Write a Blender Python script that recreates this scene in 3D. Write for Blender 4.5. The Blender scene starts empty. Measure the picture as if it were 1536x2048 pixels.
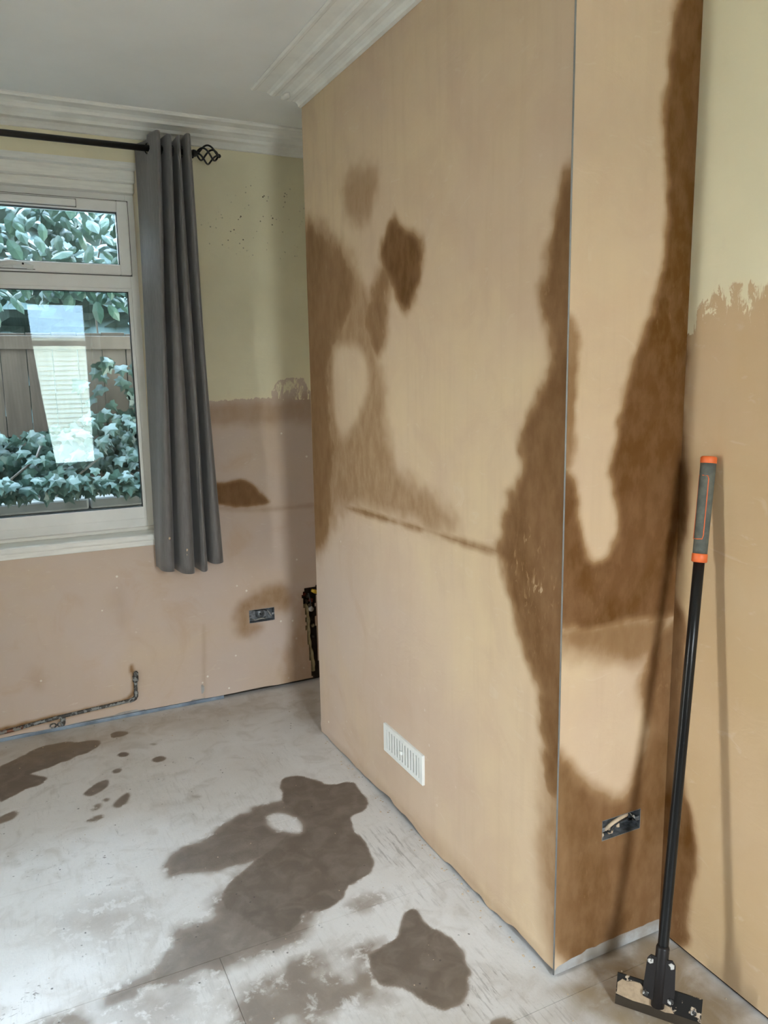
import bpy, bmesh, math, random
import numpy as np
from mathutils import Vector, Matrix, Euler, Quaternion

# ------------------------------------------------------------------ camera, sky, light, exposure
SC = bpy.context.scene
COL = SC.collection
W, L, D, H = 0.3844, 1.7041, 2.3049, 2.7463     # alcove depth, chimney width, window wall, ceiling height (m)
XL, YR = -3.3, -3.05                              # wall opposite the chimney, rear wall

cam_d = bpy.data.cameras.new('camera')
cam_d.sensor_fit = 'VERTICAL'
cam_d.sensor_height = 24.0
cam_d.lens = 24.0 * 1569.53 / 2048.0
cam_d.clip_start = 0.05
cam = bpy.data.objects.new('camera', cam_d)
COL.objects.link(cam)
pit, rol, yaw = -0.170341, -0.016601, 0.454682
fw = Vector((math.sin(yaw) * math.cos(pit), math.cos(yaw) * math.cos(pit), math.sin(pit)))
rt = fw.cross(Vector((0, 0, 1))).normalized()
up = rt.cross(fw)
r2 = math.cos(rol) * rt + math.sin(rol) * up
u2 = -math.sin(rol) * rt + math.cos(rol) * up
m = Matrix((r2, u2, -fw)).transposed().to_4x4()
m.translation = Vector((-1.22637, -1.50563, 1.62))
cam.matrix_world = m
SC.camera = cam

world = bpy.data.worlds.new('sky')
SC.world = world
world.use_nodes = True
wn, wl = world.node_tree.nodes, world.node_tree.links
wn.clear()
w_out = wn.new('ShaderNodeOutputWorld')
w_bg = wn.new('ShaderNodeBackground')
w_tc = wn.new('ShaderNodeTexCoord')
w_sep = wn.new('ShaderNodeSeparateXYZ')
w_rmp = wn.new('ShaderNodeValToRGB')
wl.new(w_tc.outputs['Generated'], w_sep.inputs[0])
wl.new(w_sep.outputs['Z'], w_rmp.inputs[0])
w_rmp.color_ramp.elements[0].position = 0.0
w_rmp.color_ramp.elements[0].color = (0.97, 0.94, 0.88, 1)
w_rmp.color_ramp.elements[1].position = 0.9
w_rmp.color_ramp.elements[1].color = (0.55, 0.75, 1.0, 1)
wl.new(w_rmp.outputs[0], w_bg.inputs[0])
w_bg.inputs[1].default_value = 52.0
wl.new(w_bg.outputs[0], w_out.inputs[0])

def portal(name, loc, rot, sx, sy):
    d = bpy.data.lights.new(name, 'AREA')
    d.shape = 'RECTANGLE'
    d.size, d.size_y = sx, sy
    d.cycles.is_portal = True
    o = bpy.data.objects.new(name, d)
    o.location, o.rotation_euler = loc, rot
    COL.objects.link(o)
portal('sky_portal', (-1.55, D + 0.36, 1.72), (math.radians(-90), 0, 0), 2.1, 1.8)
portal('sky_portal', (-0.54, YR - 0.24, 1.56), (math.radians(90), 0, 0), 0.72, 1.8)
portal('sky_portal', (XL - 0.31, 0.27, 1.25), (0, math.radians(-90), 0), 2.2, 0.28)

SC.view_settings.view_transform = 'Standard'
SC.view_settings.look = 'None'
SC.view_settings.gamma = 1.0
SC.view_settings.use_curve_mapping = False
SC.view_settings.exposure = 0.24

rng = random.Random(7)
nrg = np.random.default_rng(5)

# ------------------------------------------------------------------ materials
def new_mat(name):
    mt = bpy.data.materials.new(name)
    mt.use_nodes = True
    nt = mt.node_tree
    nt.nodes.clear()
    out = nt.nodes.new('ShaderNodeOutputMaterial')
    bs = nt.nodes.new('ShaderNodeBsdfPrincipled')
    nt.links.new(bs.outputs[0], out.inputs[0])
    return mt, nt, bs

class N:
    """small node helper"""
    def __init__(s, nt):
        s.nt = nt
        s.pos = nt.nodes.new('ShaderNodeNewGeometry').outputs['Position']
    def put(s, sock, v):
        if isinstance(v, bpy.types.NodeSocket):
            s.nt.links.new(v, sock)
        elif isinstance(v, tuple) and len(v) == 3 and sock.type == 'RGBA':
            sock.default_value = (*v, 1)
        else:
            sock.default_value = v
    def scale(s, v, sc):
        n = s.nt.nodes.new('ShaderNodeVectorMath'); n.operation = 'MULTIPLY'
        s.put(n.inputs[0], v); n.inputs[1].default_value = sc
        return n.outputs[0]
    def noise(s, sc=1.0, det=4, vec=None, stretch=None, rough=0.55, dist=0.0):
        v = vec or s.pos
        if stretch: v = s.scale(v, stretch)
        n = s.nt.nodes.new('ShaderNodeTexNoise')
        s.nt.links.new(v, n.inputs['Vector'])
        n.inputs['Scale'].default_value = sc
        n.inputs['Detail'].default_value = det
        n.inputs['Roughness'].default_value = rough
        n.inputs['Distortion'].default_value = dist
        return n.outputs['Fac']
    def voro(s, sc, stretch=None):
        v = s.scale(s.pos, stretch) if stretch else s.pos
        n = s.nt.nodes.new('ShaderNodeTexVoronoi')
        s.nt.links.new(v, n.inputs['Vector'])
        n.inputs['Scale'].default_value = sc
        return n.outputs['Distance']
    def math(s, op, a, b=0.0, c=0.0):
        n = s.nt.nodes.new('ShaderNodeMath'); n.operation = op
        s.put(n.inputs[0], a); s.put(n.inputs[1], b); s.put(n.inputs[2], c)
        return n.outputs[0]
    def rng(s, v, a, b, c=0.0, d=1.0, smooth=True):
        n = s.nt.nodes.new('ShaderNodeMapRange')
        n.interpolation_type = 'SMOOTHSTEP' if smooth else 'LINEAR'
        s.put(n.inputs[0], v)
        for i, k in enumerate((a, b, c, d)): n.inputs[i + 1].default_value = k
        return n.outputs[0]
    def mix(s, f, a, b, mode='MIX'):
        n = s.nt.nodes.new('ShaderNodeMix'); n.data_type = 'RGBA'; n.blend_type = mode
        s.put(n.inputs['Factor'], f)
        s.put([i for i in n.inputs if i.name == 'A' and i.type == 'RGBA'][0], a)
        s.put([i for i in n.inputs if i.name == 'B' and i.type == 'RGBA'][0], b)
        return [o for o in n.outputs if o.type == 'RGBA'][0]
    def attr(s, name):
        n = s.nt.nodes.new('ShaderNodeAttribute'); n.attribute_name = name
        return n.outputs['Fac']
    def bump(s, bs, h, strength=0.2, dist=0.01):
        n = s.nt.nodes.new('ShaderNodeBump')
        n.inputs['Strength'].default_value = strength
        n.inputs['Distance'].default_value = dist
        s.nt.links.new(h, n.inputs['Height'])
        s.nt.links.new(n.outputs[0], bs.inputs['Normal'])

def simple(name, col, rough=0.6, metal=0.0, var=0.12, sc=12.0, spec=0.5, bump=0.0, col2=None, stretch=None):
    mt, nt, bs = new_mat(name)
    k = N(nt)
    f = k.noise(sc, 5, stretch=stretch)
    c2 = col2 or tuple(min(1, c * (1 - var * 2)) for c in col)
    k.put(bs.inputs['Base Color'], k.mix(k.rng(f, 0.35, 0.7), col, c2))
    bs.inputs['Roughness'].default_value = rough
    bs.inputs['Metallic'].default_value = metal
    bs.inputs['Specular IOR Level'].default_value = spec
    if bump: k.bump(bs, f, bump, 0.01)
    return mt

def splattered(name, col, splat, lo=0.56, sc=60.0, rough=0.45, metal=0.0, stretch=None, spec=0.25):
    """base colour with dried plaster splashes"""
    mt, nt, bs = new_mat(name)
    k = N(nt)
    f = k.rng(k.noise(sc, 4, stretch=stretch), lo, lo + 0.05)
    k.put(bs.inputs['Base Color'], k.mix(f, col, splat))
    k.put(bs.inputs['Roughness'], k.rng(f, 0, 1, rough, 0.9))
    bs.inputs['Metallic'].default_value = metal
    bs.inputs['Specular IOR Level'].default_value = spec
    k.bump(bs, f, 0.3, 0.003)
    return mt

def plaster_material(name, paint=None, mould=False):
    mt, nt, bs = new_mat(name)
    k = N(nt)
    big = k.noise(1.6, 4, dist=0.4)
    mid = k.noise(5.0, 5, dist=0.8)
    streak = k.noise(4.0, 6, stretch=(6.0, 6.0, 0.55))
    fine = k.noise(60.0, 4)
    trowel = k.noise(7.0, 6, stretch=(1.0, 1.0, 2.2), dist=2.5)
    c = k.mix(k.rng(big, 0.3, 0.7), DRY_A, DRY_B)
    c = k.mix(k.rng(mid, 0.40, 0.72, 0, 0.45), c, DRY_C)
    c = k.mix(k.rng(streak, 0.45, 0.75, 0, 0.28), c, DRY_D)
    c = k.mix(k.math('MULTIPLY', k.attr('tan'), k.rng(k.noise(2.6, 4, dist=0.6), 0.25, 0.7, 0.55, 1.0)), c, (0.515, 0.362, 0.198))
    pk = k.math('MULTIPLY', k.attr('pink'), k.rng(k.noise(2.2, 4, dist=0.6), 0.25, 0.7, 0.45, 1.0))
    c = k.mix(pk, c, DRY_P)
    c = k.mix(k.math('MULTIPLY', k.attr('pink'), k.rng(k.noise(3.4, 6, dist=1.2), 0.52, 0.72, 0, 0.55)), c, DRY_C)
    c = k.mix(k.rng(trowel, 0.60, 0.72, 0, 0.22), c, DRY_E)
    scr = k.rng(k.noise(16.0, 5, stretch=(0.6, 0.6, 3.0), dist=2.0), 0.66, 0.72, 0, 0.35)
    c = k.mix(k.math('MULTIPLY', scr, k.attr('pink')), c, (0.70, 0.64, 0.56))
    fleck = k.math('MULTIPLY', k.rng(k.voro(17.0), 0.07, 0.11, 1, 0), k.rng(k.noise(6.0, 2), 0.55, 0.6))
    c = k.mix(k.math('MULTIPLY', fleck, k.attr('pink')), c, (0.78, 0.74, 0.66))
    d = k.attr('damp')
    blotch = k.rng(k.noise(26.0, 6, stretch=(1.0, 1.0, 0.5)), 0.3, 0.7, 0.90, 1.08)
    de = k.math('MULTIPLY', d, blotch)
    speck = k.math('MULTIPLY', k.rng(k.noise(70.0, 5, stretch=(1, 1, 0.35), dist=0.8), 0.56, 0.68, 0, 0.24), k.rng(d, 0.3, 0.75))
    speck = k.math('MULTIPLY', speck, k.rng(k.noise(3.2, 3), 0.48, 0.64))
    speck = k.math('MULTIPLY', speck, k.math('ADD', k.math('MULTIPLY', k.attr('fleck'), 2.0), 0.5))
    de = k.math('MAXIMUM', k.math('SUBTRACT', de, speck), 0.0)
    wet = k.mix(k.rng(k.noise(2.4, 6, stretch=(1, 1, 0.6), dist=1.0), 0.36, 0.62), WET_A, WET_B)
    half = k.mix(k.rng(de, 0.0, 0.55, 0, 1, smooth=False), c, WET_M)
    c = k.mix(k.rng(de, 0.42, 1.0, 0, 1, smooth=False), half, wet)
    h = k.math('ADD', k.math('MULTIPLY', trowel, 0.6), k.math('MULTIPLY', fine, 0.12))
    if paint:
        pa = k.math('ADD', k.attr('paint'), k.rng(k.noise(30.0, 8, stretch=(1.3, 1.3, 0.5), rough=0.7, dist=0.6), 0, 1, -0.06, 0.06, False))
        pf = k.rng(pa, -0.004, 0.006)
        pc = k.mix(k.rng(k.noise(3.0, 4), 0.35, 0.7), paint, tuple(v * 0.93 for v in paint))
        pc = k.mix(k.rng(k.noise(18.0, 6, stretch=(1, 1, 0.4)), 0.62, 0.72, 0, 0.15), pc, DRY_E)
        if mould:
            sp = k.math('MULTIPLY', k.rng(k.voro(58.0), 0.14, 0.28, 1, 0), k.rng(k.noise(20.0, 2), 0.50, 0.60))
            pc = k.mix(k.math('MULTIPLY', sp, k.attr('mould')), pc, (0.13, 0.10, 0.06))
        c = k.mix(pf, c, pc)
        h = k.math('ADD', h, k.math('MULTIPLY', pf, 0.5))
    bare = k.attr('board')
    c = k.mix(k.rng(bare, 0.4, 0.6), c, k.mix(k.rng(k.noise(9, 5), 0.40, 0.6), (0.40, 0.395, 0.39), (0.30, 0.27, 0.235)))
    k.put(bs.inputs['Base Color'], c)
    k.put(bs.inputs['Roughness'], k.rng(de, 0, 1, 0.82, 0.62, False))
    bs.inputs['Specular IOR Level'].default_value = 0.12
    k.bump(bs, h, 0.22, 0.008)
    return mt

DRY_A, DRY_B, DRY_C = (0.630, 0.480, 0.310), (0.575, 0.430, 0.310), (0.520, 0.372, 0.262)
DRY_D, DRY_E, DRY_P = (0.500, 0.360, 0.240), (0.66, 0.56, 0.43), (0.570, 0.465, 0.400)
WET_M, WET_A, WET_B = (0.315, 0.190, 0.096), (0.165, 0.080, 0.032), (0.112, 0.047, 0.009)
CREAM = (0.80, 0.735, 0.53)

def floor_material():
    mt, nt, bs = new_mat('worn_chipboard')
    k = N(nt)
    big = k.noise(2.0, 5, dist=0.5)
    mid = k.noise(9.0, 6, dist=1.0)
    grain = k.noise(9.0, 8, stretch=(9.0, 1.0, 1.0), rough=0.65)
    fine = k.noise(110.0, 4)
    c = k.mix(k.rng(big, 0.32, 0.68), FL_A, FL_B)
    c = k.mix(k.rng(mid, 0.48, 0.72, 0, 0.55), c, FL_C)
    worn = k.math('MULTIPLY', k.rng(grain, 0.50, 0.64, 0, 0.75), k.rng(k.noise(2.6, 4, dist=0.6), 0.42, 0.6))
    c = k.mix(k.math('MULTIPLY', worn, k.attr('worn')), c, (0.275, 0.25, 0.23))
    c = k.mix(k.rng(fine, 0.6, 0.75, 0, 0.25), c, (0.25, 0.22, 0.19))
    # dust that keeps the wear pale
    c = k.mix(k.rng(k.noise(34.0, 7, dist=0.3, rough=0.65), 0.56, 0.7, 0, 0.3), c, (0.74, 0.71, 0.68))
    d = k.attr('damp')
    de = k.math('MULTIPLY', d, k.rng(k.noise(14.0, 6, dist=0.6), 0.25, 0.65, 0.82, 1.08))
    pale = k.math('MULTIPLY', k.rng(k.noise(20.0, 7, dist=0.3, rough=0.65), 0.52, 0.68, 0, 0.40), k.rng(d, 0.95, 0.5))
    de = k.math('MAXIMUM', k.math('SUBTRACT', de, pale), 0.0)
    half = k.mix(k.rng(de, 0.0, 0.5, 0, 1, False), c, (0.285, 0.235, 0.195))
    c = k.mix(k.rng(de, 0.4, 1.0, 0, 1, False), half, k.mix(k.rng(mid, 0.35, 0.65), (0.125, 0.094, 0.071), (0.150, 0.115, 0.088)))
    fl = k.math('MULTIPLY', k.rng(k.math('ADD', k.voro(30.0), k.rng(k.noise(90.0, 3), 0, 1, -0.12, 0.12, False)), 0.06, 0.13, 1, 0), k.rng(k.noise(10.0, 3), 0.54, 0.62))
    scuff = k.math('MULTIPLY', k.rng(k.noise(26.0, 7, stretch=(1.6, 0.55, 1), rough=0.7, dist=1.6), 0.60, 0.69, 0, 0.6), k.rng(k.noise(4.0, 3), 0.42, 0.58))
    c = k.mix(k.math('MULTIPLY', scuff, k.rng(d, 0.6, 0.2)), c, (0.30, 0.27, 0.25))
    c = k.mix(k.math('MULTIPLY', fl, 0.85), c, (0.055, 0.045, 0.038))
    mk = k.math('MULTIPLY', k.rng(k.noise(38.0, 5, stretch=(1, 1.6, 1), dist=1.4), 0.60, 0.66), k.attr('mark'))
    c = k.mix(k.math('MULTIPLY', mk, 0.85), c, (0.13, 0.11, 0.10))
    warm = k.attr('dirt_shade')  # scraper dirt together with floor shade painted into the colour
    c = k.mix(k.math('MULTIPLY', warm, k.rng(mid, 0.25, 0.6, 0.50, 0.95)), c, (0.27, 0.195, 0.11))
    k.put(bs.inputs['Base Color'], c)
    k.put(bs.inputs['Roughness'], k.math('ADD', k.rng(mid, 0.3, 0.7, 0.34, 0.48), k.math('MULTIPLY', de, 0.12)))
    bs.inputs['Specular IOR Level'].default_value = 0.5
    k.bump(bs, k.math('ADD', k.math('MULTIPLY', grain, 0.5), fine), 0.12, 0.004)
    return mt
FL_A, FL_B, FL_C = (0.70, 0.68, 0.665), (0.61, 0.58, 0.55), (0.47, 0.43, 0.39)

def glass_material():
    mt = bpy.data.materials.new('window_glass')
    mt.use_nodes = True
    nt = mt.node_tree
    nt.nodes.clear()
    out = nt.nodes.new('ShaderNodeOutputMaterial')
    tr = nt.nodes.new('ShaderNodeBsdfTransparent'); tr.inputs[0].default_value = (0.97, 0.985, 0.98, 1)
    gl = nt.nodes.new('ShaderNodeBsdfGlossy'); gl.inputs['Roughness'].default_value = 0.0; gl.inputs['Color'].default_value = (0.78, 0.95, 1.0, 1)
    fr = nt.nodes.new('ShaderNodeFresnel'); fr.inputs['IOR'].default_value = 1.36
    mx = nt.nodes.new('ShaderNodeMixShader')
    nt.links.new(fr.outputs[0], mx.inputs[0])
    nt.links.new(tr.outputs[0], mx.inputs[1])
    nt.links.new(gl.outputs[0], mx.inputs[2])
    nt.links.new(mx.outputs[0], out.inputs[0])
    return mt

def leaf_material(name, c1, c2, rough=0.35, trans=0.25):
    mt, nt, bs = new_mat(name)
    k = N(nt)
    oi = nt.nodes.new('ShaderNodeObjectInfo').outputs['Random']
    f = k.math('ADD', k.math('MULTIPLY', oi, 0.5), k.math('MULTIPLY', k.rng(k.noise(9.0, 3), 0.3, 0.7), 0.5))
    k.put(bs.inputs['Base Color'], k.mix(f, c1, c2))
    bs.inputs['Roughness'].default_value = 0.5
    bs.inputs['Specular IOR Level'].default_value = 0.3
    return mt

M = {}
M['chimney'] = plaster_material('drying_plaster')
M['painted'] = plaster_material('plaster_and_cream_paint', CREAM, mould=True)
M['floor'] = floor_material()
M['subfloor'] = simple('dark_subfloor', (0.035, 0.028, 0.022), 0.95)
M['masonry'] = simple('dark_masonry', (0.10, 0.075, 0.055), 0.95, sc=30, bump=0.5)
M['ceiling'] = simple('old_ceiling_paint', (0.90, 0.90, 0.88), 0.85, var=0.03, sc=2.5)
M['plain_wall'] = simple('cream_wall', (0.60, 0.52, 0.38), 0.85, var=0.06, sc=2.0)
M['cornice'] = simple('cornice_paint', (0.90, 0.89, 0.84), 0.7, var=0.05, sc=8, bump=0.05)
M['pvc'] = simple('white_pvc', (0.86, 0.86, 0.84), 0.35, var=0.04, sc=5)
M['gloss'] = simple('old_gloss_paint', (0.86, 0.85, 0.80), 0.32, var=0.05, sc=14, bump=0.12, stretch=(0.6, 2, 6))
M['seal_shadow'] = simple('grey_seal_and_shadow', (0.16, 0.16, 0.15), 0.7)  # also colours the shadow strips at the trickle vent and handle
M['gasket'] = simple('black_gasket', (0.02, 0.02, 0.02), 0.6)
M['glass'] = glass_material()
M['black_metal'] = simple('black_rod', (0.012, 0.012, 0.012), 0.4)
M['bead'] = simple('galvanised_bead', (0.25, 0.255, 0.25), 0.5, metal=0.6)
M['galv'] = simple('galvanised_box', (0.30, 0.32, 0.34), 0.5, metal=0.6, col2=(0.10, 0.11, 0.12), sc=45)
M['vent'] = simple('white_vent', (0.78, 0.79, 0.76), 0.4, var=0.02)
M['vent_back'] = simple('grey_vent_back', (0.40, 0.41, 0.40), 0.6, var=0.02)
M['skim'] = simple('plaster_lump', (0.56, 0.43, 0.30), 0.9, sc=40, bump=0.3)
M['copper'] = splattered('splashed_pipe', (0.07, 0.065, 0.06), (0.30, 0.31, 0.30), 0.50, 60, 0.45, 0.2)
M['copper_bare'] = splattered('worn_copper', (0.17, 0.07, 0.04), (0.33, 0.31, 0.28), 0.50, 60, 0.4, 0.5)
M['membrane'] = simple('blue_grey_strip', (0.26, 0.33, 0.41), 0.35, sc=9, col2=(0.12, 0.15, 0.19))
M['pole'] = splattered('black_painted_pole', (0.008, 0.008, 0.008), (0.33, 0.32, 0.30), 0.73, 34, 0.28)
M['bracket'] = splattered('black_bracket', (0.014, 0.012, 0.012), (0.45, 0.42, 0.38), 0.70, 42, 0.4)
M['blade'] = splattered('plastered_blade', (0.012, 0.011, 0.01), (0.42, 0.33, 0.24), 0.55, 34, 0.5)
M['steel'] = simple('dull_steel', (0.07, 0.055, 0.04), 0.4, metal=0.5)
M['crust'] = simple('dried_plaster_crust', (0.36, 0.26, 0.165), 0.9, sc=60, bump=0.3)
M['bolt'] = splattered('plaster_caked_bolt', (0.03, 0.028, 0.026), (0.48, 0.46, 0.43), 0.50, 75, 0.5)
M['pale_bits'] = simple('pale_dust', (0.42, 0.40, 0.37), 0.8, sc=80)
M['orange'] = simple('orange_plastic', (0.70, 0.135, 0.03), 0.5, var=0.06)
M['grip'] = simple('grey_rubber_grip', (0.072, 0.078, 0.068), 0.75, sc=45, col2=(0.11, 0.115, 0.095))
M['yellow'] = simple('yellow_sleeve', (0.62, 0.40, 0.03), 0.5)
M['red'] = simple('red_brick_chip', (0.19, 0.035, 0.018), 0.8)
M['mortar'] = simple('crumbling_mortar', (0.42, 0.36, 0.21), 0.95, sc=45, bump=0.5)
M['ivy'] = leaf_material('ivy_leaf', (0.008, 0.025, 0.017), (0.020, 0.052, 0.034))  # teal in the leaf colours imitates the blue veil on the glass
M['laurel'] = leaf_material('shrub_leaf', (0.010, 0.036, 0.027), (0.032, 0.088, 0.062))  # upper pane's bluish reflection tinted into the shrub leaves
M['hedge'] = simple('dark_foliage', (0.014, 0.034, 0.032), 0.8, sc=7, col2=(0.03, 0.06, 0.055), bump=0.8)  # the same blue veil mixed into the hedge colour
M['stone'] = simple('garden_stone', (0.10, 0.10, 0.09), 0.85, sc=9, col2=(0.055, 0.06, 0.05), bump=0.4)
M['fence'] = simple('weathered_fence', (0.085, 0.075, 0.062), 0.85, sc=5, stretch=(3, 3, 0.5))
M['house'] = simple('pale_render', (0.70, 0.66, 0.58), 0.85)
M['slate'] = simple('slate', (0.16, 0.17, 0.19), 0.7)
M['paving'] = simple('pale_paving', (0.50, 0.43, 0.34), 0.9)
M['road'] = simple('pavement', (0.30, 0.29, 0.28), 0.9)

def curtain_material():
    mt, nt, bs = new_mat('grey_satin_fabric')
    k = N(nt)
    f = k.noise(40.0, 5, stretch=(6, 6, 0.5))
    c = k.mix(k.rng(f, 0.3, 0.7), (0.115, 0.108, 0.104), (0.150, 0.142, 0.137))
    k.put(bs.inputs['Base Color'], c)
    bs.inputs['Roughness'].default_value = 0.55
    bs.inputs['Sheen Weight'].default_value = 0.25
    k.bump(bs, k.noise(300.0, 2), 0.08, 0.002)
    return mt
M['curtain'] = curtain_material()

# ------------------------------------------------------------------ geometry helpers
def mesh_obj(name, verts, faces, mat, parent=None, smooth=False):
    me = bpy.data.meshes.new(name)
    me.from_pydata([tuple(v) for v in verts], [], faces)
    me.update()
    if mat: me.materials.append(mat)
    if smooth: me.polygons.foreach_set('use_smooth', [True] * len(me.polygons))
    o = bpy.data.objects.new(name, me)
    COL.objects.link(o)
    if parent: o.parent = parent
    return o

def bm_obj(name, bm, mat, parent=None, smooth=False):
    bmesh.ops.recalc_face_normals(bm, faces=bm.faces)
    me = bpy.data.meshes.new(name)
    bm.to_mesh(me); bm.free()
    me.materials.append(mat)
    if smooth: me.polygons.foreach_set('use_smooth', [True] * len(me.polygons))
    o = bpy.data.objects.new(name, me)
    COL.objects.link(o)
    if parent: o.parent = parent
    return o

def add_box(bm, lo, hi, bev=0.0, M4=None):
    c = [(lo[i] + hi[i]) / 2 for i in range(3)]
    s = [hi[i] - lo[i] for i in range(3)]
    r = bmesh.ops.create_cube(bm, size=1.0)
    vs = r['verts']
    bmesh.ops.scale(bm, vec=s, verts=vs)
    bmesh.ops.translate(bm, vec=c, verts=vs)
    if bev:
        es = list({e for v in vs for e in v.link_edges})
        q = bmesh.ops.bevel(bm, geom=es, offset=bev, segments=2, affect='EDGES', profile=0.5)
        vs = list({v for f in q['faces'] for v in f.verts} | {v for v in vs if v.is_valid})
    if M4 is not None: bmesh.ops.transform(bm, matrix=M4, verts=vs)
    return vs

def box(name, lo, hi, mat, parent=None, bev=0.0, M4=None):
    bm = bmesh.new()
    add_box(bm, lo, hi, bev, M4)
    return bm_obj(name, bm, mat, parent)

def tube_data(pts, rad, n=12, closed=False, caps=True):
    pts = [Vector(p) for p in pts]
    rads = rad if isinstance(rad, (list, tuple)) else [rad] * len(pts)
    V, Fc = [], []
    m_ = len(pts)
    ref = None
    for i, p in enumerate(pts):
        if closed: t = pts[(i + 1) % m_] - pts[i - 1]
        else: t = pts[min(i + 1, m_ - 1)] - pts[max(i - 1, 0)]
        t.normalize()
        if ref is None:
            ref = Vector((0, 0, 1)) if abs(t.z) < 0.9 else Vector((1, 0, 0))
        a = (ref - t * ref.dot(t)).normalized()
        ref = a
        b = t.cross(a)
        for j in range(n):
            an = 2 * math.pi * j / n
            V.append(p + rads[i] * (math.cos(an) * a + math.sin(an) * b))
    for i in range(m_ if closed else m_ - 1):
        for j in range(n):
            i2 = (i + 1) % m_
            Fc.append((i * n + j, i * n + (j + 1) % n, i2 * n + (j + 1) % n, i2 * n + j))
    if caps and not closed:
        Fc.append(tuple(range(n))[::-1])
        Fc.append(tuple((m_ - 1) * n + j for j in range(n)))
    return V, Fc

def tube(name, pts, rad, mat, parent=None, n=12, closed=False):
    V, Fc = tube_data(pts, rad, n, closed)
    return mesh_obj(name, V, Fc, mat, parent, smooth=True)

def joined(name, datas, mat, parent=None, smooth=True):
    V, Fc = [], []
    for v, f in datas:
        b = len(V)
        V.extend(v)
        Fc.extend(tuple(i + b for i in q) for q in f)
    return mesh_obj(name, V, Fc, mat, parent, smooth)

def prism(name, profile, axis, a, b, mat, parent=None, place=None, smooth=False):
    """closed 2-D profile pushed from a to b along an axis"""
    n = len(profile)
    V = [place(p, a) for p in profile] + [place(p, b) for p in profile]
    Fc = [(i, (i + 1) % n, n + (i + 1) % n, n + i) for i in range(n)]
    Fc += [tuple(range(n))[::-1], tuple(range(n, 2 * n))]
    bm = bmesh.new()
    vs = [bm.verts.new(v) for v in V]
    for f in Fc: bm.faces.new([vs[i] for i in f])
    return bm_obj(name, bm, mat, parent)

def thing(name, label, cat, loc=(0, 0, 0), group=None):
    o = bpy.data.objects.new(name, None)
    COL.objects.link(o)
    o.location = loc
    o.empty_display_size = 0.1
    o['label'], o['category'] = label, cat
    if group: o['group'] = group
    return o

def adopt(parent):
    """children built in world space keep their place under a moved Empty"""
    bpy.context.view_layer.update()
    inv = parent.matrix_world.inverted()
    for ch in parent.children:
        ch.matrix_parent_inverse = inv

def structure(o, label=None):
    o['kind'] = 'structure'
    if label: o['label'] = label
    return o

# ---- stain fields: distance to outlines drawn on the surface, in metres
def vnoise(u, v, seed, sc):
    g = np.random.default_rng(seed).random((64, 64))
    x, y = u * sc, v * sc
    x0, y0 = np.floor(x).astype(int), np.floor(y).astype(int)
    fx, fy = x - x0, y - y0
    fx, fy = fx * fx * (3 - 2 * fx), fy * fy * (3 - 2 * fy)
    a, b = g[x0 % 64, y0 % 64], g[(x0 + 1) % 64, y0 % 64]
    c, d = g[x0 % 64, (y0 + 1) % 64], g[(x0 + 1) % 64, (y0 + 1) % 64]
    return (a * (1 - fx) + b * fx) * (1 - fy) + (c * (1 - fx) + d * fx) * fy - 0.5

def sdf(u, v, poly):
    p = np.array(poly, float)
    best = np.full(u.shape, 1e9)
    inside = np.zeros(u.shape, bool)
    for (x1, y1), (x2, y2) in zip(p, np.roll(p, -1, 0)):
        dx, dy = x2 - x1, y2 - y1
        t = np.clip(((u - x1) * dx + (v - y1) * dy) / (dx * dx + dy * dy + 1e-12), 0, 1)
        best = np.minimum(best, (u - x1 - t * dx) ** 2 + (v - y1 - t * dy) ** 2)
        cr = ((y1 > v) != (y2 > v)) & (u < dx * (v - y1) / (dy if abs(dy) > 1e-9 else 1e-9) + x1)
        inside ^= cr
    return np.where(inside, 1, -1) * np.sqrt(best)

def chaikin(poly, it=2):
    p = np.array(poly, float)
    for _ in range(it):
        q = np.roll(p, -1, 0)
        p = np.stack([0.78 * p + 0.22 * q, 0.22 * p + 0.78 * q], 1).reshape(-1, 2)
    return p

def stain_field(u, v, stains, seed=1):
    out = np.zeros(u.shape)
    for i, st in enumerate(stains):
        poly, soft, strength = st[0], st[1], st[2]
        wob = st[3] if len(st) > 3 else soft * 0.8
        poly = chaikin(poly)
        p = np.array(poly)
        mg = soft + wob + 0.03
        sel = (u > p[:, 0].min() - mg) & (u < p[:, 0].max() + mg) & (v > p[:, 1].min() - mg) & (v < p[:, 1].max() + mg)
        if not sel.any(): continue
        uu, vv = u[sel], v[sel]
        d = sdf(uu, vv, poly)
        n = vnoise(uu, vv, seed + i, 9) + 0.7 * vnoise(uu, vv, seed + i + 50, 26) + 0.28 * vnoise(uu, vv, seed + i + 90, 62)
        s = np.clip(0.5 + (d + n * wob * 1.4) / (2 * soft), 0, 1)
        s = s * s * (3 - 2 * s)
        if strength >= 0:
            out[sel] = np.maximum(out[sel], s * strength)
        else:
            out[sel] = out[sel] * (1 + strength * s)
    return out

def ladder(a, b, step, fine=None, fstep=None, extra=()):
    """coordinates from a to b, closer together inside the fine range, passing through the extra values"""
    xs = [a]
    while xs[-1] < b - 1e-6:
        x = xs[-1]
        st = fstep if fine and fine[0] - 1e-6 <= x < fine[1] else step
        nx = min(x + st, b)
        if fine and x < fine[0] < nx: nx = fine[0]
        xs.append(nx)
    for e in extra:
        i = min(range(1, len(xs) - 1), key=lambda q: abs(xs[q] - e))
        xs[i] = e
    return np.array(sorted(xs))

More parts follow.
